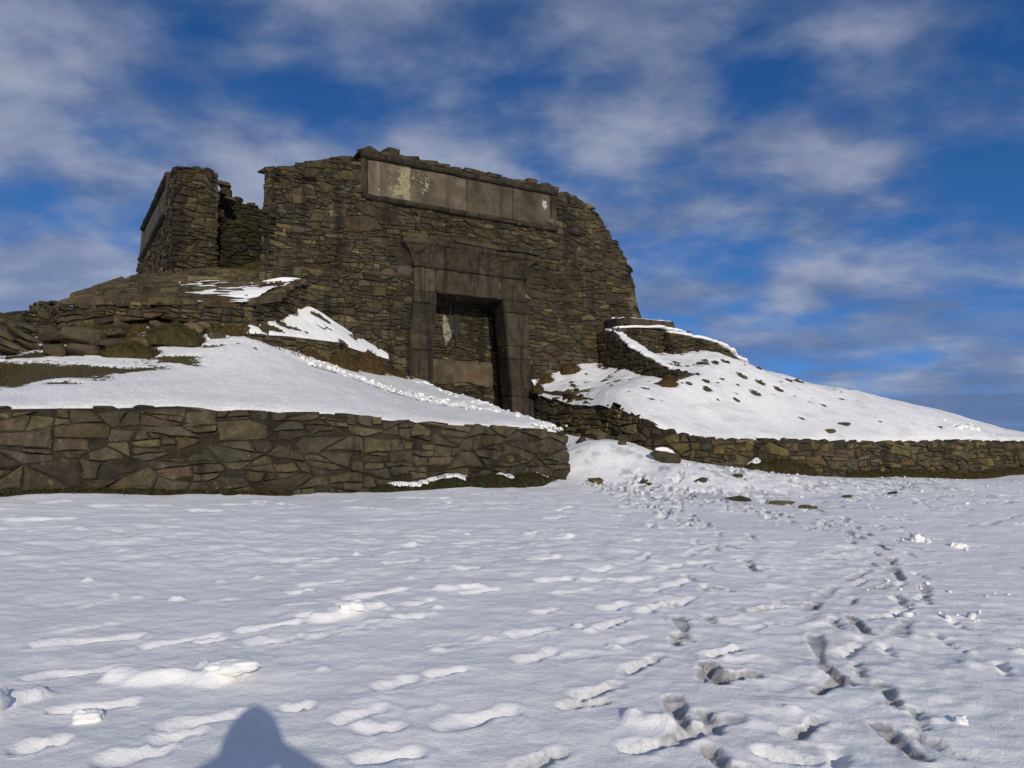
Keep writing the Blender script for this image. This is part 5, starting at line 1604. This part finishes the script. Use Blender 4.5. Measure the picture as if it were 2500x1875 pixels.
for i, (t, n, z, L, h, ty) in enumerate([(-10.95, 1.0, 3.92, 1.1, .16, .42), (-10.55, 1.2, 3.86, 1.0, .16, .45), (-10.9, 1.5, 3.70, 1.2, .16, .36), (-10.45, .8, 4.08, .9, .16, .42), (-11.0, 1.9, 3.56, .9, .12, .25), (-10.5, 1.7, 3.66, .7, .12, .3)]):
    V, F = hull_rock(rng, L, .6, h, 22, sub=True)
    V = rot(V, .1, ty, 0); V = rot(V, 0, 0, A0)
    c = np.array(W(t, n, z))
    tag(put('fallen_slab', V + c, F, M['rock'], origin=c, tint=tint(rng, 1.35, ROCKPAL)), ['topmost tilted slab at the far left edge under the crumbling wall', 'tilted slab right of the topmost one at the far left', 'longest tilted slab at the far left edge', 'tilted slab highest against the crumbling wall', 'lowest tilted slab at the far left edge', 'small tilted slab beside the dark wedged boulder'][i], 'stone slab', 'fallen slabs at far left')

# stones that show through the snow on the right slope
ORD = ['first', 'second', 'third', 'fourth', 'fifth', 'sixth', 'seventh', 'eighth', 'ninth', 'tenth', 'eleventh', 'twelfth', 'thirteenth', 'fourteenth', 'fifteenth', 'sixteenth']


def zone(t, n):
    if t < 4.2: return 'in the snow between door and wing wall'
    if t > 9.1: return 'scattered towards the far right end of the right slope'
    if n <= 2.5: return 'in the upper row under the bastion wall'
    if n <= 3.3: return 'in the middle of the right snow slope'
    return 'low on the right snow slope'


for (t, n, s) in RS:
    z = on_right(t, n)
    same = sorted([q for q in RS if zone(*q[:2]) == zone(t, n)], key=lambda q: W(q[0], q[1], 0)[0] / W(q[0], q[1], 0)[1])
    RLAB = ORD[same.index((t, n, s))] + ' stone from the left ' + zone(t, n)
    boulder(t, n, z - s * .06, s * 1.2, s * .75, s * .42, A0 + rng.uniform(-.4, .4), RLAB, rng.uniform(.55, .95), 'stones in the right slope', (rng.uniform(-.2, .2), rng.uniform(-.2, .2)), False, 'stone', 'stone', 16)
boulder(9.83, 4.60, on_right(9.83, 4.6) + .02, .62, .3, .16, A0 + .1, 'longest flat brown stone low on the right slope above the wall', .85, None, (0, .05), False, 'stone', 'stone')
boulder(8.60, 5.05, on_right(8.6, 5.05) + .03, .45, .25, .14, A0 - .15, 'flat stone on the snow just above the right wall coping', .9, None, (0, -.1), False, 'stone', 'stone')
# stones on the trodden snow in the foreground
for (x, y, sx, sy, sz, rz, lb) in [(4.35, 15.33, .55, .3, .12, -.5, 'flat brown stone on the trodden snow, left of three'), (4.97, 14.70, .55, .28, .12, -.25, 'flat brown stone on the trodden snow, middle of three'), (5.18, 14.0, .34, .2, .08, -.2, 'smallest flat stone of three on the trodden snow'),
                                   (1.75, 16.9, .42, .3, .2, .1, 'dark stone on the snow near the rounded wall end')]:
    boulder(0, 0, ground_at(x, y) + .03, sx, sy, sz, rz, lb, .95, None, (.05, .05), False, 'stone', 'stone', 18, (x, y))
LS = [(2.75, 16.6), (3.95, 16.6), (4.9, 17.4), (2.78, 16.3), (6.8, 16.2), (8.3, 17.4)]
for (x, y) in LS:
    s = rng.uniform(.14, .24)
    boulder(0, 0, ground_at(x, y) + .02, s * 1.3, s, s * .5, rng.uniform(-.5, .5), ORD[sorted(LS, key=lambda q: q[0] / q[1]).index((x, y))] + ' little stone from the left on the trodden snow before the right wall', .7, 'little stones on trodden snow', (0, 0), False, 'stone', 'stone', 14, (x, y))
# tumbled stones in the mouth of the passage
PS = [(1.3, 4.1, .02, .34, .3), (1.0, 3.8, .04, .3, 1.0), (1.55, 3.9, .06, .42, .7), (1.5, 4.7, -.02, .24, .2), (1.75, 4.5, .06, .3, .5)]
for i, (t, n, dz, s, rz) in enumerate(PS):
    x, y, _ = W(t, n, 0)
    boulder(t, n, ground_at(x, y) + dz, s * 1.3, s, s * .7, A0 + rz, ORD[sorted(PS, key=lambda q: W(q[0], q[1], 0)[0] / W(q[0], q[1], 0)[1]).index(PS[i])] + ' tumbled stone from the left in the mouth of the doorway passage', .7, 'tumbled stones in the passage', (rng.uniform(-.4, .4), rng.uniform(-.5, .3)), False, 'stone', 'stone', 16)
x, y, _ = W(1.95, 5.75, 0)
boulder(1.95, 5.72, ground_at(x, y) + .08, .85, .3, .34, A0 - .55, 'mossy stone under snow against the foot of the curving wall', .5, None, (0, .25), True)
ribbon('snow_cap', [(1.65, 5.78, ground_at(x, y) + .28, .3), (1.95, 5.74, ground_at(x, y) + .25, .9), (2.35, 5.72, ground_at(x, y) + .1, .4)], .22, .06, 'snow on the mossy stone at the curving wall', 9)


# --- grass
def blades(rng, spots, h=(.05, .13), w=.007, lean=.5, pal=None, per=1):
    V, F, C = [], [], []
    for (x, y, z) in spots:
        for _ in range(per):
            a = rng.uniform(0, 6.283); hh = rng.uniform(*h); l = rng.uniform(.1, lean) * hh
            px, py = x + rng.gauss(0, .03), y + rng.gauss(0, .03)
            ca, sa = math.cos(a), math.sin(a); b = rng.uniform(0, 6.283); ww = w * rng.uniform(.7, 1.4)
            i = len(V)
            V += [(px - ww * math.cos(b), py - ww * math.sin(b), z - .02), (px + ww * math.cos(b), py + ww * math.sin(b), z - .02),
                  (px + ca * l * .4 + ww * .7 * math.cos(b), py + sa * l * .4 + ww * .7 * math.sin(b), z + hh * .6), (px + ca * l * .4 - ww * .7 * math.cos(b), py + sa * l * .4 - ww * .7 * math.sin(b), z + hh * .6), (px + ca * l, py + sa * l, z + hh)]
            F += [(i, i + 1, i + 2, i + 3), (i + 3, i + 2, i + 4)]
            c = rng.choice(pal); C += [c] * 5
    return V, F, np.array(C)


BROWN = [(.10, .058, .018), (.075, .045, .015), (.13, .078, .026), (.05, .034, .012), (.07, .055, .016)]
OLIVE = [(.050, .044, .013), (.066, .054, .017), (.04, .04, .011), (.085, .060, .022), (.034, .03, .011)]


def tussock(t, n, z, rt, rn, h, label, pal, group=None, dens=1.3, blade=(.025, .08), cat='grass tussock', name='grass_tussock', rz=0):
    """domed clump: a lumpy turf cushion bristling with blades"""
    V, F = [], []
    k, m = 20, 7
    q0 = rng.uniform(0, 50)
    for j in range(m):
        u = j / (m - 1)
        for i in range(k):
            a = 2 * math.pi * i / k
            r = 1.05 * (1 - u ** 2.2) + .02
            nz = float(fbm(np.array([math.cos(a) * 1.3 + q0]), np.array([math.sin(a) * 1.3 + u * 2]), 2, 5)[0])
            rr = r * (.75 + .5 * nz)
            x, y, _ = W(t + rt * rr * math.cos(a + rz), n + rn * rr * math.sin(a + rz), 0)
            V.append((x, y, z - .12 + (h + .12) * (u ** .8) * (.8 + .4 * nz)))
    for j in range(m - 1):
        for i in range(k): F.append((j * k + i, j * k + (i + 1) % k, (j + 1) * k + (i + 1) % k, (j + 1) * k + i))
    F.append(tuple((m - 1) * k + i for i in range(k)))
    V, F = fix(V, F)
    o = W(t, n, z)
    c = put(name, V, F, M['grass'], origin=o, tint=tuple(.75 * v for v in pal[1]), smooth=True)
    spots = []
    for _ in range(int(950 * dens * rt * rn / .06) if rt * rn > .02 else 250):
        v = V[rng.randrange(len(V))]; v2 = V[rng.randrange(len(V))]
        e = rng.uniform(0, .25)
        spots.append(tuple(v[i] * (1 - e) + v2[i] * e for i in range(3)))
    bv, bf, bc = blades(rng, spots, blade, .006, .8, pal)
    put('grass_blades', bv, bf, M['grass'], c, origin=o, tint=bc)['kind'] = 'stuff'
    return tag(c, label, cat, group)


for (t, n, z, rt, rn, h, lb) in [(-3.3, .72, 3.68, .42, .26, .42, 'large rusty brown grass tussock against the low wall near the door'), (-4.1, 1.15, 3.66, .40, .2, .36, 'brown grass tussock left of the largest one under the low wall'),
                                 (-2.35, .32, 3.52, .28, .18, .22, 'small rusty grass tussock by the foot of the left jamb'), (-1.95, .3, 3.48, .14, .1, .1, 'smallest grass tuft with snow on it beside the left jamb'), (-5.0, 1.45, 3.75, .4, .18, .22, 'low brown grass clump under the left part of the low wall')]:
    tussock(t, n, z, rt, rn, h, lb, BROWN)
tussock(-7.95, 1.95, 3.9, .55, .35, .36, 'olive turf hump between boulders below the terrace', OLIVE, cat='turf hump', name='turf_hump')
tussock(-8.75, 2.4, 3.55, .5, .22, .2, 'low brown turf hump at the edge of the smooth snow', OLIVE, cat='turf hump', name='turf_hump')
tussock(2.45, .18, 3.70, .22, .14, .16, 'brown grass tuft at the tower foot right of the door', BROWN)
tussock(3.3, .16, 4.05, .34, .16, .2, 'brown snow topped grass tuft at the tower foot near the wing wall', BROWN)
tussock(1.98, .35, 3.42, .18, .14, .14, 'dark grass tuft on top of the curving wall at the door', OLIVE)
tussock(4.35, 3.2, 3.5, .3, .14, .18, 'brown grass tuft at the foot of the wing wall end', BROWN)
tussock(-5.3, -2.6, 6.5, .6, .5, .28, 'olive grass growing in the breach between corner and tower wall', OLIVE)


def spread(T0, T1, N0, N1, f, mask, count, pal, h, label, seed, name='grass', cat='grass', w=.007, lean=.8):
    r = random.Random(seed); pts = []
    T = np.array([r.uniform(T0, T1) for _ in range(count)]); N = np.array([r.uniform(N0, N1) for _ in range(count)])
    m = mask(T, N); Z = f(T, N)
    for t, n, z, q in zip(T, N, Z, m):
        if r.random() < q:
            x, y, _ = W(t, n, 0); pts.append((x, y, z))
    if not pts: return
    V, F, C = blades(r, pts, h, w, lean, pal)
    return tag(put(name, V, F, M['grass'], origin=np.array(pts[0]), tint=C), label, cat, kind='stuff')


spread(-14, -6.2, .3, 4.7, lambda T, N: LM(T, N) - .03, lambda T, N: sstep(.5, .8, bareL(T, N)) * .9, 42000, OLIVE + BROWN[:2], (.010, .032), 'short brown and olive turf showing through the snow of the left slope', 3, w=.006)
spread(-9.6, -6.4, .9, 1.75, lambda T, N: LM(T, N) - .03, lambda T, N: .9 + 0 * T, 5000, BROWN, (.03, .09), 'dry brown grass along the foot of the terrace', 5, name='dry_grass')
spread(-6.3, -2.4, 0, 1.9, lambda T, N: LM(T, N), lambda T, N: sstep(.35, .1, np.abs(N - lowwall_n(T) - .12)) * .8, 6000, BROWN, (.03, .09), 'dry grass fringe at the foot of the low wall', 6, name='dry_grass')


# --- mossy banks at the feet of the walls
def bank(name, path, s0, s1, wid, hgt, f_z, label, seed, pal, blade=(.02, .07), dens=500, snow=()):
    r = random.Random(seed); k = int((s1 - s0) / .08); V, F = [], []
    ss = np.linspace(s0, s1, k); prof = [(-.06, .95), (.12, 1.0), (.35, .96), (.62, .78), (.85, .42), (1.0, -.15)]
    nz = fbm(ss * 1.3, ss * 0 + seed, 3, seed)
    for i, s in enumerate(ss):
        e = min(1, (s - s0) / .4, (s1 - s) / .4) ** .5
        t, n = path_tn(path, s); nt_, nn_ = float(np.interp(s, path.s, path.N[:, 0])), float(np.interp(s, path.s, path.N[:, 1]))
        for (a, b) in prof:
            w = wid * (.55 + .9 * nz[i]) * e * a + .02
            q = r.uniform(-.02, .02)
            x, y, _ = W(t + nt_ * w, n + nn_ * w, 0)
            V.append((x, y, f_z(x, y) + hgt * (.5 + nz[i]) * e * b + q - .04))
    m = len(prof)
    for (q0, q1, lb) in snow:                       # snow left lying on the bank
        SV, SF = [], []; nrow = 0
        for i, s in enumerate(ss):
            if not q0 <= s <= q1: continue
            e = min(1, (s - q0) / .25 + .03, (q1 - s) / .25 + .03) * (.55 + .8 * fbm(np.array([s * 3.1]), np.array([1.0]), 3, 8)[0])
            A_, B_ = np.array(V[i * m]), np.array(V[i * m + 3])
            for (u, h) in ((-.15, -.03), (-.1, .6), (.15, 1), (.45, .9), (.75, .5), (.9, -.4)):
                SV.append(tuple(A_ + (B_ - A_) * (.05 + (u + .15) * e * .95) + np.array([0, 0, .012 + .045 * h * e]))); 
            nrow += 1
        for i in range(nrow - 1):
            for j in range(5): SF.append((i * 6 + j, i * 6 + j + 1, (i + 1) * 6 + j + 1, (i + 1) * 6 + j))
        if nrow > 2: tag(put('snow_cap', SV, SF, M['snow'], smooth=True, attrs={'bare': np.zeros(len(SV)), 'dirt': np.zeros(len(SV))}), lb, 'snow', kind='stuff')
    for i in range(k - 1):
        for j in range(m - 1): F.append((i * m + j, i * m + j + 1, (i + 1) * m + j + 1, (i + 1) * m + j))
    ob = put(name, V, F, M['grass'], tint=np.array([tuple(c * r.uniform(.6, 1.1) for c in pal[i % len(pal)]) for i in range(len(V))]) * .6, smooth=True)
    sp_ = [V[r.randrange(len(V))] for _ in range(int(dens * (s1 - s0)))]
    bv, bf, bc = blades(r, [(p[0] + r.gauss(0, .04), p[1] + r.gauss(0, .04), p[2]) for p in sp_], blade, .006, .9, pal)
    put('grass_blades', bv, bf, M['grass'], ob, origin=np.array(ob['_o']), tint=bc)
    return tag(ob, label, 'moss bank', kind='stuff')


MOSS = [(.035, .036, .010), (.055, .05, .014), (.04, .03, .012), (.075, .06, .018), (.028, .024, .012)]
bank('moss_bank', LWP, 12.9, 17.0, .36, .22, ground_at, 'dark mossy earth ledge along the foot of the left wall near its end', 3, MOSS, (.01, .04),
     snow=[(13.2, 15.0, 'longest snow strip on the mossy ledge of the left wall'), (15.5, 16.15, 'short snow strip on the mossy ledge of the left wall'), (16.5, 16.95, 'last snow strip before the rounded end of the left wall')])
bank('moss_bank', LWP, 5.0, 11.6, .16, .10, ground_at, 'mossy turf along the foot of the left wall', 4, MOSS + OLIVE[:2], (.01, .035))
def s_r(t): return float(np.interp(t, RWP.P[5:, 0], RWP.s[5:]))
GOLD = [(.070, .052, .013), (.052, .042, .012), (.09, .066, .02), (.042, .038, .011)]
bank('moss_bank', RWP, s_r(4.6), s_r(7.2), .3, .30, ground_at, 'golden brown grass bank against the left part of the right wall', 5, GOLD, (.015, .06), snow=[(s_r(4.62), s_r(5.2), 'snow on the grass bank at the right wall')])
bank('moss_bank', RWP, s_r(8.4), s_r(18), .26, .22, ground_at, 'golden moss bank along the foot of the right wall', 6, GOLD, (.015, .05))

# --- broken snow crust
def debris(name, spots, label, seed, size=(.03, .12)):
    r = random.Random(seed); V, F = [], []; nv = 0
    for (x, y, z) in spots:
        s = r.uniform(*size) * r.choice([.6, .8, 1, 1.3])
        v, f = hull_rock(r, s * r.uniform(.9, 1.7), s * r.uniform(.8, 1.4), s * r.uniform(.5, 1), 12)
        v = rot(v, r.uniform(-.5, .5), r.uniform(-.5, .5), r.uniform(0, 6)) + np.array([x, y, z + s * .12])
        V.append(v); F += [tuple(q + nv for q in a) for a in f]; nv += len(v)
    V = np.vstack(V)
    return tag(put(name, V, F, M['snow'], origin=V[0], smooth=True, attrs={'bare': np.zeros(len(V)), 'dirt': np.zeros(len(V))}), label, 'snow lumps', kind='stuff')


r = random.Random(12); sp_ = []
for _ in range(330):
    n = r.uniform(.4, 5.45) ** 1.0; t = float(left_passage_edge(n)) - abs(r.gauss(0, .22)) - .02
    x, y, _ = W(t, n, 0); sp_.append((x, y, on_left(t, n)))
for _ in range(230):
    t = r.uniform(-5.3, -1.2); c = float(np.interp(t, [-5.33, -4.37, -3.78, -3.08, -2.08, -1.2], [2.05, 2.05, 2.35, 2.85, 3.4, 4.2])) - .12 + r.gauss(0, .2)
    x, y, _ = W(t, c, 0); sp_.append((x, y, on_left(t, c)))
for _ in range(50):
    t = r.gauss(-.9, .16); n = r.gauss(5.15, .12); x, y, _ = W(t, n, 0); sp_.append((x, y, 2.06 + abs(r.gauss(0, .06))))
debris('snow_crumbs', sp_, 'crumbled snow crust along the broken edge of the left slope', 5, (.04, .13))
sp_ = []
for _ in range(170):
    t = r.uniform(-.5, 14); n = 5.9 + abs(r.gauss(0, 2.2)); x, y, _ = W(t, n, 0)
    if y > 8.6: sp_.append((x, y, ground_at(x, y)))
for (cx, cy, k, s) in [(5.35, 10.6, 14, .12), (5.7, 10.3, 12, .12), (6.0, 8.85, 14, .14), (3.6, 6.75, 16, .2), (2.3, 16.0, 10, .3), (3.9, 8.0, 14, .3)]:
    for _ in range(k):
        x, y = r.gauss(cx, s), r.gauss(cy, s * .8); sp_.append((x, y, ground_at(x, y)))
debris('snow_crumbs', sp_, 'small snow lumps kicked up on the trodden snow', 6, (.02, .07))
sp_ = [(*W(t, n, 0)[:2], on_right(t, n)) for t, n in [(15.8 + r.gauss(0, .35), 4.75 + r.gauss(0, .12)) for _ in range(45)]]
debris('snow_crumbs', sp_, 'heap of broken snow near the right end of the right slope', 7, (.06, .2))


# two snow blocks standing on the left foreground and a heap on the right
def snow_block(x, y, sx, sy, sz, rz, label, seed, tilt=(0, 0)):
    bm = bmesh.new(); bmesh.ops.create_icosphere(bm, subdivisions=4, radius=.5)
    bm.verts.index_update()
    V = np.array([tuple(v.co) for v in bm.verts]); F = [tuple(v.index for v in f.verts) for f in bm.faces]; bm.free()
    q = fbm(V[:, 0] * 4 + seed, V[:, 1] * 4 + V[:, 2] * 3, 3, seed) + .5 * fbm(V[:, 2] * 4 + seed, V[:, 0] * 4 - V[:, 1] * 3, 3, seed + 5)
    m = np.abs(V).max(axis=1); V = V * (.6 + .4 * .36 / m)[:, None]
    V = V * (.45 + .8 * q)[:, None] * np.array([sx, sy, sz])
    V = rot(V, tilt[0], tilt[1], rz); c = np.array([x, y, ground_at(x, y) + sz * .12])
    return tag(put('snow_lump', V + c, F, M['snow'], origin=c, smooth=True, attrs={'bare': np.zeros(len(V)), 'dirt': np.zeros(len(V))}), label, 'snow lump')


snow_block(-2.10, 4.05, .15, .12, .09, .1, 'square lump of snow in the left foreground', 3)
snow_block(-2.62, 4.05, .2, .26, .12, .4, 'rounded lump of snow at the left edge of the foreground', 4)
snow_block(-1.62, 4.66, .3, .18, .09, .25, 'long rounded lump of snow behind the square one', 5)
snow_block(-1.2, 6.0, .22, .17, .08, .5, 'snow lump in the middle of the left foreground', 6)
snow_block(5.36, 10.65, .18, .16, .17, .2, 'tall peaked snow lump on the right of the trodden snow', 7)
snow_block(5.75, 10.35, .24, .16, .10, .2, 'broad snow lump right of the peaked one', 8)
snow_block(2.42, 4.42, .075, .07, .06, .2, 'small round snowball right of the deep footprints', 9)

# ------------------------------------------------------------------ the photographer, whose shadow falls on the near snow
def photographer():
    px, py = 0.0, -0.30
    J = {}; E = []; VV = []; RD = []
    def v(name, p, r):
        J[name] = len(VV); VV.append((px + p[0], py + p[1], p[2])); RD.append(r if isinstance(r, tuple) else (r, r))
    def e(*n):
        for a, b in zip(n[:-1], n[1:]): E.append((J[a], J[b]))
    z0 = -.03
    v('pelvis', (0, 0, .98), (.17, .13)); v('waist', (0, 0, 1.12), (.165, .125)); v('chest', (0, .01, 1.32), (.20, .14)); v('neckb', (0, 0, 1.48), (.09, .085)); v('neck', (0, .01, 1.55), .062)
    v('jaw', (0, .035, 1.62), (.072, .085)); v('head', (0, .02, 1.70), (.085, .105)); v('crown', (0, .01, 1.79), (.07, .085))
    e('pelvis', 'waist', 'chest', 'neckb', 'neck', 'jaw', 'head', 'crown')
    for s, q in ((-1, 'l'), (1, 'r')):
        v(q + 'sh', (s * .22, 0, 1.45), .125); v(q + 'el', (s * .40, .10, 1.36), .095); v(q + 'wr', (s * .14, .18, 1.52), .06); v(q + 'pm', (s * .085, .20, 1.56), (.045, .028))
        e('chest', q + 'sh', q + 'el', q + 'wr', q + 'pm')
        for i, (dx, dz) in enumerate([(-.035, .055), (-.045, .04), (-.048, .022), (-.045, .004)]):
            v(q + 'f%d' % i, (s * (.085 + dx * .5), .225, 1.56 + dz), .0095); v(q + 'g%d' % i, (s * (.085 + dx), .232 - .004 * i, 1.57 + dz), .0085); e(q + 'pm', q + 'f%d' % i, q + 'g%d' % i)
        v(q + 't0', (s * .07, .19, 1.53), .011); v(q + 't1', (s * .04, .20, 1.535), .009); e(q + 'pm', q + 't0', q + 't1')
        v(q + 'hip', (s * .10, 0, .90), .105); v(q + 'kn', (s * .12, .02, .50), .068); v(q + 'an', (s * .13, 0, .11), .05); v(q + 'toe', (s * .15, .17, .05), (.05, .035))
        e('pelvis', q + 'hip', q + 'kn', q + 'an', q + 'toe')
    me = bpy.data.meshes.new('person'); me.from_pydata([(a, b, c + z0) for a, b, c in VV], E, [])
    ob = bpy.data.objects.new('person', me); COL.objects.link(ob)
    sk = ob.modifiers.new('skin', 'SKIN'); sk.use_smooth_shade = True
    for i, r_ in enumerate(RD): me.skin_vertices[0].data[i].radius = r_
    me.skin_vertices[0].data[0].use_root = True
    ob.modifiers.new('sub', 'SUBSURF').render_levels = 2; ob.modifiers['sub'].levels = 2
    m, nt, b = new_mat('dark_outdoor_clothes'); g = G(nt)
    g.l.new(g.mix(g.rng(g.noise(60, 4, .6), .35, .65), (.02, .025, .04), (.032, .038, .055)), b.inputs['Base Color']); b.inputs['Roughness'].default_value = .8
    me.materials.append(m)
    tag(ob, 'photographer in dark outdoor clothes whose shadow falls on the near snow', 'person')
    # padded hood
    V, F = [], []
    for j in range(8):
        u = j / 7; rr = math.sqrt(max(0, 1 - (u * .98) ** 2))
        for i in range(20):
            a = i * math.pi / 10; V.append((px + .145 * rr * math.cos(a), py + .015 + .14 * rr * math.sin(a), 1.58 + .25 * u + z0 + .004 * (i % 2)))
    for j in range(7):
        for i in range(20): F.append((j * 20 + i, j * 20 + (i + 1) % 20, (j + 1) * 20 + (i + 1) % 20, (j + 1) * 20 + i))
    F.append(tuple(140 + i for i in range(20)))
    ob['_o'] = [0, 0, 0]
    put('hood', V, F, m, ob, smooth=True)


photographer()
for o in bpy.data.objects:
    if '_o' in o.keys(): del o['_o']
print('objects', len(bpy.data.objects), 'tris', sum(len(m.loop_triangles) or len(m.polygons) * 2 for m in bpy.data.meshes))
